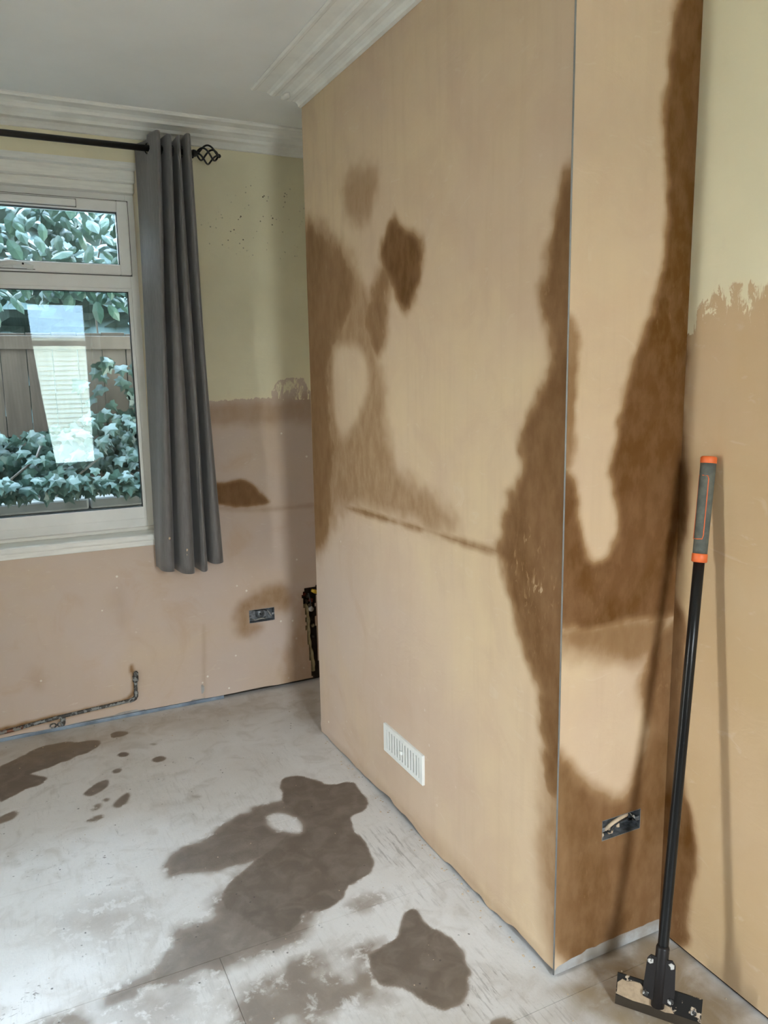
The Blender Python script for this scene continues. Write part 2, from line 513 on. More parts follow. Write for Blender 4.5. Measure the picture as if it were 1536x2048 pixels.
def skin(name, us, vs, place, mat, parent=None, fields=None, drop=None, edge=None, smooth=True):
    """a plaster skin: grid over (u, v); fields give per-point stain values; drop(u, v) removes faces; edge moves points"""
    U, V = np.meshgrid(us, vs, indexing='ij')
    u, v = U.ravel(), V.ravel()
    if edge is not None: u2, v2, w2 = edge(u, v)
    else: u2, v2, w2 = u, v, np.zeros_like(u)
    co = place(u2, v2, w2)
    nu, nv = len(us), len(vs)
    i = np.arange(nu - 1)[:, None] * nv + np.arange(nv - 1)[None, :]
    f = np.stack([i, i + nv, i + nv + 1, i + 1], -1).reshape(-1, 4)
    if drop is not None:
        cu, cv = u2[f].mean(1), v2[f].mean(1)
        f = f[~drop(cu, cv)]
    me = bpy.data.meshes.new(name)
    me.vertices.add(len(co)); me.vertices.foreach_set('co', co.astype(np.float32).ravel())
    me.loops.add(f.size); me.loops.foreach_set('vertex_index', f.astype(np.int32).ravel())
    me.polygons.add(len(f)); me.polygons.foreach_set('loop_start', np.arange(0, f.size, 4, dtype=np.int32))
    me.update(calc_edges=True); me.validate()
    me.polygons.foreach_set('use_smooth', np.full(len(f), smooth))
    for key, fn in (fields or {}).items():
        at = me.attributes.new(key, 'FLOAT', 'POINT')
        at.data.foreach_set('value', np.asarray(fn(u2, v2), np.float32))
    me.materials.append(mat)
    o = bpy.data.objects.new(name, me)
    COL.objects.link(o)
    if parent: o.parent = parent
    return o

on_x = lambda x: (lambda u, v, w: np.stack([x + w, u, v], -1))
on_y = lambda y: (lambda u, v, w: np.stack([u, y + w, v], -1))

# ------------------------------------------------------------------ chimney breast
FRONT = [   # damp on the chimney face, (y, z) outlines: soft edge, strength
 ([(1.692,2.282),(1.419,2.178),(1.253,2.075),(1.147,1.982),(1.079,1.889),(1.072,1.785),(1.027,1.676),(0.979,1.575),(0.964,1.437),(0.910,1.336),(0.837,1.274),(0.698,1.249),(0.571,1.233),(0.506,1.196),(0.526,1.144),(0.700,1.135),(0.878,1.133),(1.122,1.126),(1.360,1.091),(1.479,1.036),(1.560,0.914),(1.665,0.838),(1.909,0.825),(1.764,2.279)], 0.055, 0.46, 0.03),
 ([(1.764,2.279),(1.489,2.203),(1.298,2.090),(1.191,1.970),(1.243,1.850),(1.368,1.746),(1.475,1.691),(1.494,1.430),(1.396,1.334),(1.483,1.203),(1.547,1.090),(1.587,0.931),(1.904,0.874)], 0.06, 0.66, 0.03),
 ([(1.429,1.748),(1.203,1.738),(1.106,1.664),(1.138,1.538),(1.252,1.441),(1.362,1.380),(1.431,1.423),(1.462,1.572)], 0.035, -0.95, 0.012),
 ([(1.283,2.326),(1.214,2.345),(1.088,2.328),(1.022,2.286),(1.041,2.217),(1.096,2.162),(1.181,2.159),(1.281,2.212),(1.310,2.279)], 0.055, 0.42, 0.03),
 ([(0.983,2.093),(0.910,2.132),(0.769,2.077),(0.696,2.024),(0.697,1.947),(0.737,1.885),(0.788,1.836),(0.837,1.824),(0.882,1.863),(0.899,1.913),(0.958,1.952),(0.994,2.022)], 0.040, 0.92, 0.025),
 ([(0.986,2.029),(0.909,1.962),(0.937,1.900),(0.947,1.811),(0.977,1.729),(1.027,1.676),(1.075,1.707),(1.123,1.770),(1.142,1.824),(1.087,1.907)], 0.045, 0.66, 0.02),
 ([(1.801,1.913),(1.615,1.857),(1.597,1.529),(1.529,1.324),(1.473,1.121),(1.527,0.985),(1.622,0.858),(1.909,0.825)], 0.045, 0.60, 0.02),
 ([(1.379,1.117),(0.878,1.130),(0.527,1.133),(0.368,1.136),(0.247,1.142),(0.243,1.129),(0.378,1.121),(0.547,1.119),(0.878,1.110),(1.360,1.099)], 0.016, 0.62, 0.008),
 ([(0.016,2.084),(0.039,2.048),(0.061,1.986),(0.097,1.899),(0.080,1.862),(0.114,1.826),(0.099,1.785),(0.072,1.721),(0.063,1.677),(0.069,1.610),(0.097,1.574),(0.160,1.516),(0.178,1.453),(0.161,1.372),(0.227,1.300),(0.261,1.240),(0.265,1.177),(0.309,1.136),(0.271,1.104),(0.234,1.034),(0.185,0.947),(0.138,0.876),(0.099,0.805),(0.070,0.704),(0.051,0.613),(0.039,0.504),(-0.068,0.559),(-0.011,2.078)], 0.032, 0.84, 0.022),
 ([(0.069,0.718),(0.077,0.485),(0.082,0.334),(0.065,0.192),(0.035,0.090),(-0.002,0.024),(-0.067,0.073),(-0.041,0.763)], 0.06, 0.50, 0.02),
 ([(1.628,0.016),(0.908,0.062),(0.393,0.076),(0.016,0.034),(0.014,-0.011),(1.726,-0.050)], 0.035, 0.18, 0.01),
]
FLECK = [([(0.202,1.208),(0.030,1.263),(0.018,0.875),(0.083,0.853),(0.198,1.014)], 0.05, 1.0, 0.03), ([(0.086,2.007),(0.008,2.014),(0.004,1.722),(0.098,1.752)], 0.04, 0.8, 0.03)]
def front_edge(u, v):
    n = vnoise(u, u * 0 + 0.3, 3, 6) * 0.03 + vnoise(u, u * 0 + 0.7, 4, 22) * 0.018
    k = np.clip(1 - v / 0.10, 0, 1)
    lift = np.maximum(0.004, 0.013 + n)
    w = -0.004 * np.clip(1 - np.abs(v - 0.035) / 0.03, 0, 1) * (0.5 + vnoise(u, v, 8, 8)) + 0.002 * vnoise(u, v, 9, 3)
    return u, v + lift * k, w
PROUD = 0.0
chim = skin('wall_chimney', ladder(0, L, 0.008), ladder(0, H, 0.009), on_x(0.0), M['chimney'], None,
            {'damp': lambda u, v: stain_field(u, v, FRONT, 11), 'fleck': lambda u, v: stain_field(u, v, FLECK, 3),
             'pink': lambda u, v: np.clip((u - 0.3) / 1.2, 0, 1) * np.clip((1.35 - v) / 0.6, 0, 1) * 0.85}, edge=front_edge)
structure(chim, 'drying pink plaster face of the chimney breast with brown damp patches')

SIDE = [    # damp on the chimney's side, (x, z)
 ([(0.303,2.505),(0.291,2.408),(0.290,2.333),(0.278,2.256),(0.277,2.160),(0.288,2.063),(0.293,1.984),(0.286,1.902),(0.279,1.821),(0.252,1.746),(0.224,1.679),(0.199,1.627),(0.177,1.562),(0.167,1.465),(0.156,1.418),(0.135,1.379),(0.154,1.330),(0.172,1.283),(0.168,1.221),(0.149,1.170),(0.107,1.152),(0.071,1.176),(0.048,1.234),(0.038,1.315),(0.031,1.375),(-0.045,1.391),(-0.035,0.986),(0.109,0.976),(0.388,0.974),(0.583,0.944),(0.455,2.533)], 0.022, 0.97, 0.014),
 ([(-0.036,1.005),(0.369,0.991),(0.376,0.869),(0.251,0.848),(0.146,0.884),(0.062,0.910),(-0.035,0.960)], 0.05, 0.60, 0.02),
 ([(0.353,0.958),(0.260,0.833),(0.294,0.697),(0.300,0.593),(0.271,0.511),(0.215,0.470),(0.152,0.498),(0.082,0.556),(0.039,0.613),(-0.060,0.691),(-0.045,0.010),(0.569,-0.231),(0.485,0.937)], 0.035, 0.86, 0.016),
 ([(-0.006,1.745),(0.015,1.734),(0.025,1.652),(0.025,1.558),(0.033,1.474),(0.031,1.382),(-0.045,1.382),(-0.020,1.559)], 0.016, 0.55, 0.02),
 ([(-0.060,0.678),(0.031,0.593),(0.061,0.435),(0.042,0.220),(0.030,0.027),(-0.046,0.025)], 0.05, -0.18, 0.02),
]
SIDE_BOARD = [(-0.003,-0.007),(0.017,0.023),(0.070,0.040),(0.158,0.041),(0.218,0.038),(0.295,0.042),(0.407,0.042),(0.421,-0.022),(-0.003,-0.007)]
BX1, BX2, BZ1, BZ2 = 0.155, 0.293, 0.360, 0.420      # socket box on the side
KX = ladder(0, W, 0.007, extra=(BX1, BX2))
KZ = ladder(0.006, H, 0.009, extra=(BZ1, BZ2))
side = skin('wall_chimney_side', KX, KZ, on_y(0.0), M['chimney'], None,
            {'damp': lambda u, v: stain_field(u, v, SIDE, 31),
             'board': lambda u, v: stain_field(u, v, [(SIDE_BOARD, 0.006, 1.0, 0.012)], 5)},
            drop=lambda u, v: (u > BX1) & (u < BX2) & (v > BZ1) & (v < BZ2))
structure(side, 'side of the chimney breast with dark brown damp down its inner corner')
structure(skin('wall_chimney_back', ladder(0, W, 0.1), ladder(0, H, 0.1), on_y(L), M['chimney'], None))
bmc = bmesh.new()
add_box(bmc, (0.02, 0.045, -0.01), (W + 0.05, L - 0.01, H + 0.02))
structure(bm_obj('wall_chimney_core', bmc, M['masonry']))
# thin galvanised bead on the outer corner
structure(tube('trim_3', [(0.0005, 0.0005, 0.008 + i * (H - 0.01) / 30) for i in range(31)], 0.0022, M['bead'], None, 8),
          'thin grey metal bead down the chimney corner')

# ------------------------------------------------------------------ alcove wall beside the scraper
ALC = [
 ([(-0.034,2.506),(-0.016,2.382),(-0.011,2.272),(-0.006,2.065),(-0.007,1.849),(-0.005,1.698),(0.001,1.578),(0.001,1.496),(-0.014,1.393),(-0.028,1.332),(-0.032,1.269),(-0.026,1.204),(-0.008,1.137),(-0.002,1.069),(-0.005,1.004),(-0.046,0.970),(-0.058,0.886),(-0.050,0.741),(-0.045,0.593),(-0.062,0.482),(-0.100,0.430),(-0.124,0.356),(-0.131,0.300),(-0.118,0.230),(-0.104,0.159),(-0.098,0.102),(-0.115,0.039),(0.030,-0.064),(0.008,0.569),(0.032,1.281),(0.043,2.537)], 0.018, 0.92, 0.010),
 ([(-0.046,0.970),(-0.058,0.886),(-0.050,0.741),(-0.045,0.593),(-0.062,0.482),(0.002,0.451),(0.013,0.954)], 0.03, -0.25, 0.01),
]
ALC_PAINT = [(0.130,1.728),(-0.010,1.718),(-0.034,1.741),(-0.043,1.782),(-0.081,1.803),(-0.104,1.824),(-0.132,1.828),(-0.181,1.818),(-0.230,1.808),(-0.311,1.794)] + [(-0.6, 1.84), (-1.5, 1.80), (-5.0, 1.82), (-5.0, 4.0), (1.0, 4.0), (1.0, 1.72)]
ALC_BRUSH = [(-0.032,1.730),(-0.043,1.785),(-0.102,1.824),(-0.235,1.803),(-0.428,1.762),(-0.434,1.690),(-0.101,1.732)]
alc = skin('wall_right', ladder(YR, 0.0, 0.12, (-0.75, 0.0), 0.008), ladder(0.012, H, 0.009), on_x(W), M['painted'], None,
     {'damp': lambda u, v: stain_field(u, v, ALC, 61), 'tan': lambda u, v: np.full_like(u, 0.85),
      'paint': lambda u, v: np.where(sdf(u, v, ALC_BRUSH) > 0, (v - 1.80) * 0.22, sdf(u, v, ALC_PAINT) * np.where(u < -0.02, 1.0, 2.5))})
structure(alc, 'alcove wall with cream paint above and bare plaster below')
structure(skin('wall_right', ladder(L, D, 0.1), ladder(0.0, H, 0.1), on_x(W), M['painted'], None,
     {'paint': lambda u, v: v - 1.5}))
bmc = bmesh.new()
add_box(bmc, (W + 0.02, YR - 0.3, -0.02), (W + 0.3, D + 0.36, H + 0.1))
structure(bm_obj('wall_right_core', bmc, M['masonry']))

# ------------------------------------------------------------------ window wall
OX0, OX1, OZ0, OZ1 = -2.60, -0.566, 0.893, 2.578     # window opening
SX1, SX2, SZ1, SZ2 = -0.147, -0.011, 0.377, 0.446    # socket box
HOLE = [(0.145,0.505),(0.165,0.521),(0.197,0.520),(0.231,0.532),(0.251,0.513),(0.223,0.467),(0.217,0.368),(0.219,0.255),(0.219,0.171),(0.223,0.119),(0.237,0.082),(0.231,0.009),(0.183,0.032),(0.182,0.092),(0.174,0.190),(0.163,0.287),(0.160,0.362),(0.151,0.427)]
BACK = [
 ([(-0.312,1.131),(-0.263,1.117),(-0.138,1.123),(-0.090,1.094),(-0.053,1.046),(-0.002,1.003),(-0.037,0.985),(-0.116,0.979),(-0.183,0.985),(-0.268,1.008),(-0.318,1.012)], 0.016, 0.86, 0.010),
 ([(-0.223,0.394),(-0.203,0.484),(-0.137,0.539),(-0.042,0.568),(0.066,0.548),(0.111,0.480),(0.075,0.411),(-0.002,0.439),(-0.141,0.443),(-0.144,0.380),(-0.087,0.354),(-0.115,0.321),(-0.184,0.321)], 0.045, 0.46, 0.02),
 ([(-0.572,1.532),(-0.279,1.509),(0.064,1.514),(0.338,1.584),(0.332,1.391),(0.059,1.389),(-0.285,1.399),(-0.580,1.416)], 0.04, 0.30, 0.02),
 ([(-0.367,1.021),(-0.064,0.969),(0.319,0.976),(0.319,0.957),(-0.065,0.949),(-0.368,0.996)], 0.012, 0.22, 0.008),
 ([(0.005,0.069),(0.099,0.330),(0.148,0.515),(0.247,0.502),(0.229,-0.060),(0.002,-0.015)], 0.05, 0.36, 0.02),
 ([(-1.378,0.061),(-1.210,0.078),(-1.058,0.085),(-0.901,0.088),(-0.752,0.093),(-0.744,0.210),(-0.762,0.226),(-0.754,0.263),(-0.736,0.265),(-0.725,0.219),(-0.725,0.077),(-1.060,0.056),(-1.213,0.042),(-1.381,0.028)], 0.010, 0.62, 0.006),  # brown damp along the pipe, with its groove's shadow painted in
 ([(-1.099,0.069),(-1.071,0.063),(-1.073,0.033),(-1.097,0.034)], 0.012, 0.5, 0.004),
 ([(-0.411,-0.000),(-0.391,0.408),(-0.374,0.405),(-0.394,-0.004)], 0.014, 0.20, 0.004),
 ([(-0.804,0.646),(-0.747,0.638),(-0.746,0.489),(-0.793,0.471)], 0.06, 0.16, 0.02),
 ([(-1.192,0.295),(-1.137,0.309),(-1.135,0.210),(-1.188,0.209)], 0.05, 0.18, 0.02),
 ([(-0.575,0.839),(-0.546,0.860),(-0.542,0.685),(-0.585,0.691)], 0.02, 0.25, 0.01),
]
BACK_PAINT = [(-2.635,1.578),(-0.573,1.518),(-0.278,1.517),(-0.157,1.523),(-0.060,1.525),(0.046,1.527),(0.105,1.543),(0.073,1.604),(0.188,1.619),(0.221,1.561),(0.449,1.530),(1.058,1.515),(1.066,4.648),(-2.332,3.670)]
BACK_BRUSH = [(0.033,1.515),(0.013,1.553),(0.058,1.614),(0.148,1.632),(0.206,1.586),(0.239,1.510)]
MOULD = [(-0.296,2.287),(-0.120,2.456),(-0.018,2.555),(0.106,2.554),(0.205,2.435),(0.096,2.288),(0.196,2.198),(0.043,2.238),(-0.107,2.230),(-0.252,2.222)]
WHITE = [([(-1.216,0.010),(-1.064,0.016),(-0.906,0.022),(-0.694,0.029),(-0.691,0.008),(-0.908,-0.003),(-1.066,-0.009),(-1.218,-0.014)], 0.003, 1.0, 0.004),
         ([(-0.473,0.031),(-0.392,0.026),(-0.389,-0.002),(-0.475,0.005)], 0.003, 1.0, 0.004),
         ([(-0.419,0.095),(-0.398,0.097),(-0.399,0.048),(-0.417,0.041)], 0.003, 1.0, 0.003)]
BXS = ladder(XL, W, 0.12, (-1.45, W), 0.008, (OX0, OX1, SX1, SX2))
BZS = ladder(0.020, H, 0.009, extra=(OZ0, OZ1, SZ1, SZ2))
def back_drop(u, v):
    win = (u > OX0) & (u < OX1) & (v > OZ0) & (v < OZ1)
    sock = (u > SX1) & (u < SX2) & (v > SZ1) & (v < SZ2)
    return win | sock | (sdf(u, v, HOLE) + 0.010 * vnoise(u, v, 77, 40) > 0)
def back_edge(u, v):
    k = np.clip(1 - (v - 0.02) / 0.06, 0, 1)
    return u, v - 0.006 * k * (vnoise(u, u * 0 + 0.2, 14, 12) + 0.3), 0.0015 * vnoise(u, v, 19, 4)
back = skin('wall_back', BXS, BZS, on_y(D), M['painted'], None,
     {'damp': lambda u, v: stain_field(u, v, BACK, 81), 'pink': lambda u, v: np.ones_like(u),
      'paint': lambda u, v: np.where(sdf(u, v, BACK_BRUSH) > 0, -0.004, sdf(u, v, BACK_PAINT) * 2.2),
      'mould': lambda u, v: np.clip(0.5 + sdf(u, v, MOULD) / 0.12, 0, 1),
      'board': lambda u, v: stain_field(u, v, WHITE, 15)}, drop=back_drop, edge=back_edge)
structure(back, 'window wall with cream paint above and pinkish bare plaster below')
bmc = bmesh.new()
for lo, hi in (((XL - 0.3, D + 0.05, -0.05), (OX0 - 0.015, D + 0.33, H + 0.1)), ((OX1 + 0.015, D + 0.05, -0.05), (W + 0.3, D + 0.33, H + 0.1)),
               ((OX0 - 0.03, D + 0.05, -0.05), (OX1 + 0.03, D + 0.33, OZ0 - 0.03)), ((OX0 - 0.03, D + 0.05, OZ1 + 0.014), (OX1 + 0.03, D + 0.33, H + 0.1))):
    add_box(bmc, lo, hi)
structure(bm_obj('wall_back_core', bmc, M['masonry']))
# rubble showing in the broken corner of the wall
rubble = [((0.166, 0.482), 0.012, 'red', 'brick_chip'), ((0.190, 0.470), 0.013, 'masonry', 'brick_chip'), ((0.205, 0.445), 0.013, 'red', 'brick_chip'),
          ((0.180, 0.440), 0.013, 'masonry', 'brick_chip'), ((0.200, 0.415), 0.012, 'mortar', 'mortar_lump'), ((0.206, 0.340), 0.011, 'masonry', 'brick_chip'),
          ((0.212, 0.300), 0.010, 'mortar', 'mortar_lump'), ((0.213, 0.24), 0.010, 'masonry', 'brick_chip'), ((0.200, 0.075), 0.013, 'mortar', 'mortar_lump')]
for (x, z), r, mk, nm in rubble:
    bm = bmesh.new()
    bmesh.ops.create_icosphere(bm, subdivisions=2, radius=r)
    for v_ in bm.verts: v_.co = v_.co * (0.75 + 0.5 * rng.random())
    bmesh.ops.translate(bm, vec=(x, D + 0.034, z), verts=bm.verts)
    bm_obj(nm, bm, M[mk], back)
V, Fc = tube_data([(0.168 + 0.030 * t + 0.004 * math.sin(9 * t), D + 0.022, 0.43 - 0.38 * t) for t in np.linspace(0, 1, 24)],
                  [0.010 + 0.006 * abs(math.sin(i * 2.3)) for i in range(24)], 7)
mesh_obj('mortar_ridge', V, Fc, M['mortar'], back)
tube('pipe_end', [(0.196, D + 0.005, 0.402), (0.198, D + 0.03, 0.402)], 0.014, M['pale_bits'], back, 14)
tube('yellow_sleeve', [(0.198, D - 0.002, 0.508), (0.215, D - 0.004, 0.500), (0.240, D + 0.012, 0.485)], [0.008, 0.011, 0.008], M['yellow'], back, 10)
tube('black_cable', [(0.185, D + 0.01, 0.49), (0.195, D + 0.005, 0.44), (0.188, D + 0.015, 0.40)], 0.004, M['gasket'], back, 8)
# blue grey strip at the foot of the wall, black gap further along
b = box('baseboard_back', (XL, D - 0.004, 0.0), (-0.30, D + 0.02, 0.017), M['membrane'], None, 0.002)
structure(b, 'blue grey strip along the foot of the window wall')

# ------------------------------------------------------------------ other walls, ceiling
LY0, LY1, LZ0, LZ1 = 0.12, 0.42, 0.14, 2.30           # opening for the added, unseen side window
bmc = bmesh.new()
for lo, hi in (((XL - 0.3, YR - 0.3, -0.05), (XL, LY0, H + 0.1)), ((XL - 0.3, LY1, -0.05), (XL, D + 0.33, H + 0.1)),
               ((XL - 0.3, LY0, -0.05), (XL, LY1, LZ0)), ((XL - 0.3, LY0, LZ1), (XL, LY1, H + 0.1))):
    add_box(bmc, lo, hi)
structure(bm_obj('wall_left', bmc, M['plain_wall']))
RX0, RX1, RZ0, RZ1 = -0.88, -0.19, 0.66, 2.52         # rear window opening
bmc = bmesh.new()
for lo, hi in (((XL, YR - 0.25, -0.05), (RX0, YR, H + 0.1)), ((RX1, YR - 0.25, -0.05), (W + 0.3, YR, H + 0.1)),
               ((RX0, YR - 0.25, -0.05), (RX1, YR, RZ0)), ((RX0, YR - 0.25, RZ1), (RX1, YR, H + 0.1))):
    add_box(bmc, lo, hi)
structure(bm_obj('wall_front', bmc, M['plain_wall']))
bmc = bmesh.new(); add_box(bmc, (XL - 0.3, YR - 0.3, H), (W + 0.3, D + 0.33, H + 0.15))
structure(bm_obj('ceiling', bmc, M['ceiling']), 'flat pale grey ceiling')

# ------------------------------------------------------------------ cornices
CORN = [(0.0, 0.0), (0.214, 0.0), (0.216, 0.006), (0.208, 0.013), (0.198, 0.013), (0.192, 0.007), (0.184, 0.008), (0.150, 0.013), (0.138, 0.020), (0.132, 0.030),
        (0.120, 0.032), (0.112, 0.027), (0.108, 0.020), (0.095, 0.021), (0.070, 0.034), (0.064, 0.046), (0.050, 0.049), (0.044, 0.042), (0.030, 0.047),
        (0.020, 0.058), (0.016, 0.070), (0.004, 0.072), (0.0, 0.070)]
structure(prism('trim_1', CORN, 'x', XL, W, M['cornice'], None, lambda p, a: (a, D - p[0], H - p[1])),
          'white ribbed cornice along the top of the window wall')
def sawn(p, a):
    y = a
    if a > 0.5: y += 0.006 * math.sin(p[0] * 190) + 0.004 * math.sin(p[0] * 77 + 1)
    return (-p[0], y, H - p[1] * 0.62)
c2 = structure(prism('trim_2', CORN, 'y', 0.0, L - 0.008, M['cornice'], None, sawn),
          'white ribbed cornice above the chimney breast, cut off short of its corner')
bm = bmesh.new()
bmesh.ops.create_icosphere(bm, subdivisions=2, radius=0.016)
for v_ in bm.verts: v_.co = Vector((v_.co.x * 1.0, v_.co.y * 2.2, v_.co.z * 0.6)) * (0.9 + 0.25 * rng.random())
bmesh.ops.translate(bm, vec=(-0.082, L - 0.045, H - 0.024), verts=bm.verts)
bm_obj('filler_lump', bm, M['cornice'], c2, smooth=True)
structure(prism('trim_2', CORN, 'x', 0.0, W, M['cornice'], None, lambda p, a: (a, -p[0], H - p[1] * 0.62)))
structure(prism('trim_2', CORN, 'y', YR, 0.0, M['cornice'], None, lambda p, a: (W - p[0], a, H - p[1])))

# ------------------------------------------------------------------ floor of separate sheets
fl = bmesh.new(); add_box(fl, (XL - 0.2, YR - 0.2, -0.2), (W + 0.1, D + 0.3, -0.006))
floor = structure(bm_obj('floor', fl, M['subfloor']), 'pale worn chipboard floor with dark damp patches')
def disc(px, py, rx, ry, n=14, wob=0.0):
    return [(px + rx * math.cos(a) * (1 + wob * math.sin(3 * a)), py + ry * math.sin(a)) for a in np.linspace(0, 2 * math.pi, n, endpoint=False)]
FLOOR = [
 ([(-0.317,1.353),(-0.277,1.387),(-0.234,1.373),(-0.173,1.295),(-0.157,1.237),(-0.057,1.229),(-0.069,1.133),(-0.059,1.048),(-0.106,0.993),(-0.173,0.997),(-0.189,0.869),(-0.181,0.781),(-0.229,0.647),(-0.289,0.628),(-0.345,0.620),(-0.394,0.565),(-0.466,0.554),(-0.514,0.574),(-0.561,0.501),(-0.625,0.486),(-0.676,0.585),(-0.742,0.748),(-0.685,0.811),(-0.588,0.881),(-0.503,0.924),(-0.435,0.990),(-0.356,1.022),(-0.344,1.110),(-0.366,1.190),(-0.340,1.259)], 0.007, 0.95, 0.012),
 ([(-0.289,1.182),(-0.316,1.000),(-0.457,0.899),(-0.691,0.880),(-0.792,0.942),(-0.845,0.924),(-0.858,0.976),(-0.813,1.046),(-0.708,1.088),(-0.588,1.170),(-0.447,1.220),(-0.400,1.216),(-0.362,1.196)], 0.028, 0.86, 0.02),
 ([(-0.628,0.862),(-0.463,0.936),(-0.419,0.580),(-0.573,0.481),(-0.641,0.438),(-0.719,0.467),(-0.793,0.462),(-0.861,0.465),(-0.934,0.444),(-1.047,0.463),(-1.096,0.469),(-1.039,0.516),(-0.952,0.555),(-0.886,0.610),(-0.889,0.668),(-0.780,0.649),(-0.739,0.758)], 0.045, 0.80, 0.03),
 ([(-0.454,1.134),(-0.393,1.140),(-0.352,1.087),(-0.340,1.013),(-0.367,0.962),(-0.420,1.004),(-0.452,1.053)], 0.022, -0.95, 0.012),
 ([(-0.811,0.863),(-0.741,0.884),(-0.637,0.891),(-0.630,0.857),(-0.710,0.810),(-0.784,0.770),(-0.826,0.792)], 0.03, -0.55, 0.02),
 ([(-0.235,0.416),(-0.215,0.421),(-0.202,0.402),(-0.209,0.352),(-0.184,0.296),(-0.161,0.249),(-0.164,0.195),(-0.177,0.150),(-0.199,0.105),(-0.232,0.060),(-0.286,0.031),(-0.327,0.025),(-0.350,0.064),(-0.368,0.111),(-0.388,0.160),(-0.420,0.186),(-0.434,0.214),(-0.418,0.268),(-0.402,0.314),(-0.359,0.326),(-0.304,0.339),(-0.269,0.374)], 0.008, 0.96, 0.012),
 ([(-0.823,0.227),(-0.768,0.327),(-0.649,0.387),(-0.557,0.394),(-0.530,0.326),(-0.573,0.276),(-0.497,0.246),(-0.389,0.330),(-0.424,0.179),(-0.525,0.182),(-0.631,0.128)], 0.06, 0.62, 0.06),
 ([(-1.365,1.709),(-1.364,2.031),(-1.285,2.079),(-1.201,2.167),(-1.118,2.167),(-1.065,2.167),(-1.036,2.129),(-0.941,2.112),(-0.934,2.052),(-1.001,2.006),(-1.132,1.947),(-1.251,1.922),(-1.205,1.874),(-1.174,1.844),(-1.180,1.792),(-1.256,1.778),(-1.293,1.746)], 0.007, 0.92, 0.010),
 ([(-1.159,0.886),(-1.007,0.914),(-0.930,0.819),(-0.984,0.672),(-1.096,0.662),(-1.181,0.775)], 0.09, 0.22, 0.05),
 ([(-1.288,0.466),(-1.227,0.488),(-1.161,0.476),(-1.151,0.396)], 0.04, 0.62, 0.03),
 ([(-1.140,0.500),(-0.948,0.479),(-0.825,0.366),(-0.902,0.267),(-1.151,0.396)], 0.09, 0.34, 0.06),
 ([(-0.388,0.532),(-0.238,0.555),(-0.244,0.489),(-0.364,0.473)], 0.03, 0.42, 0.02),
 ([(-0.257,-0.064),(-0.230,-0.047),(-0.185,-0.059),(-0.190,-0.099)], 0.012, 0.85, 0.008),
 ([(-0.881,2.150),(-0.852,2.164),(-0.810,2.142),(-0.803,2.114),(-0.844,2.095),(-0.882,2.104)], 0.006, 0.92, 0.006),
 ([(-1.054,1.637),(-1.029,1.667),(-0.997,1.695),(-0.952,1.717),(-0.939,1.692),(-0.954,1.650),(-0.987,1.610),(-1.027,1.597)], 0.007, 0.80, 0.006),
 ([(-0.959,1.486),(-0.921,1.537),(-0.888,1.566),(-0.878,1.544),(-0.899,1.492),(-0.932,1.456)], 0.010, 0.75, 0.006),
 ([(-1.066,1.421),(-1.034,1.439),(-0.998,1.439),(-0.999,1.413),(-1.029,1.398)], 0.008, 0.70, 0.006),
 ([(-1.032,1.493),(-1.015,1.528),(-0.993,1.529),(-0.995,1.497),(-1.021,1.479)], 0.010, 0.55, 0.006),
 ([(-1.365,1.582),(-1.334,1.612),(-1.299,1.626),(-1.282,1.601),(-1.314,1.563),(-1.365,1.552)], 0.010, 0.72, 0.006),
 ([(-0.987,1.546),(-0.973,1.560),(-0.957,1.547),(-0.971,1.526)], 0.008, 0.6, 0.004),
 ([(-0.670,1.417),(-0.643,1.415),(-0.631,1.388),(-0.658,1.390)], 0.012, 0.40, 0.004),
 ([(-0.733,1.956),(-0.717,1.958),(-0.704,1.941),(-0.721,1.933)], 0.010, 0.5, 0.004),
 ([(-0.879,1.920),(-0.864,1.933),(-0.842,1.927),(-0.831,1.900),(-0.844,1.881),(-0.872,1.890)], 0.006, 0.90, 0.004),
 ([(-0.751,1.800),(-0.735,1.818),(-0.710,1.815),(-0.696,1.786),(-0.707,1.766),(-0.737,1.762),(-0.751,1.780)], 0.006, 0.92, 0.004),
 ([(-0.921,1.771),(-0.907,1.788),(-0.884,1.786),(-0.877,1.767),(-0.892,1.746),(-0.916,1.749)], 0.006, 0.88, 0.004),
 ([(0.035,-0.078),(0.088,-0.143),(0.149,-0.238),(0.214,-0.306),(0.218,-0.334),(0.087,-0.267),(0.025,-0.157)], 0.03, 0.30, 0.02),  # darker floor along the scraper blade
]
DIRT_SHADE = [([(-0.042,-0.018),(0.034,-0.007),(0.183,0.022),(0.390,0.008),(0.390,-0.397),(0.221,-0.526),(0.009,-0.345),(0.003,-0.163),(-0.033,-0.090)], 0.10, 0.95, 0.06),  # warm dirt round the scraper; the outlines below are painted floor shade
        ([(-0.564,0.094),(-0.291,0.062),(-0.014,-0.003),(0.059,-0.118),(-0.088,-0.368),(-0.642,-0.084)], 0.2, 0.35, 0.1),  # brownish shading of the near floor, painted into the colour
        ([(-0.052,2.145),(0.203,2.233),(-0.018,1.676),(-0.044,1.872)], 0.06, 0.55, 0.02),  # shade behind the chimney's far corner, painted on the floor
        ([(-1.445,2.325),(-0.677,2.277),(-0.020,2.238),(-0.092,2.028),(-0.726,1.997),(-1.440,2.062)], 0.10, 0.45, 0.04)]  # painted shade along the foot of the window wall
WORN = [([(-0.061,1.235),(-0.018,0.958),(-0.001,0.363),(-0.002,-0.009),(-0.047,-0.239),(-0.338,-0.089),(-0.245,0.437),(-0.196,0.975)], 0.10, 1.0, 0.05),
        ([(-1.550,2.438),(0.084,1.564),(-0.038,-0.393),(-1.461,0.335)], 0.10, 0.25, 0.05)]
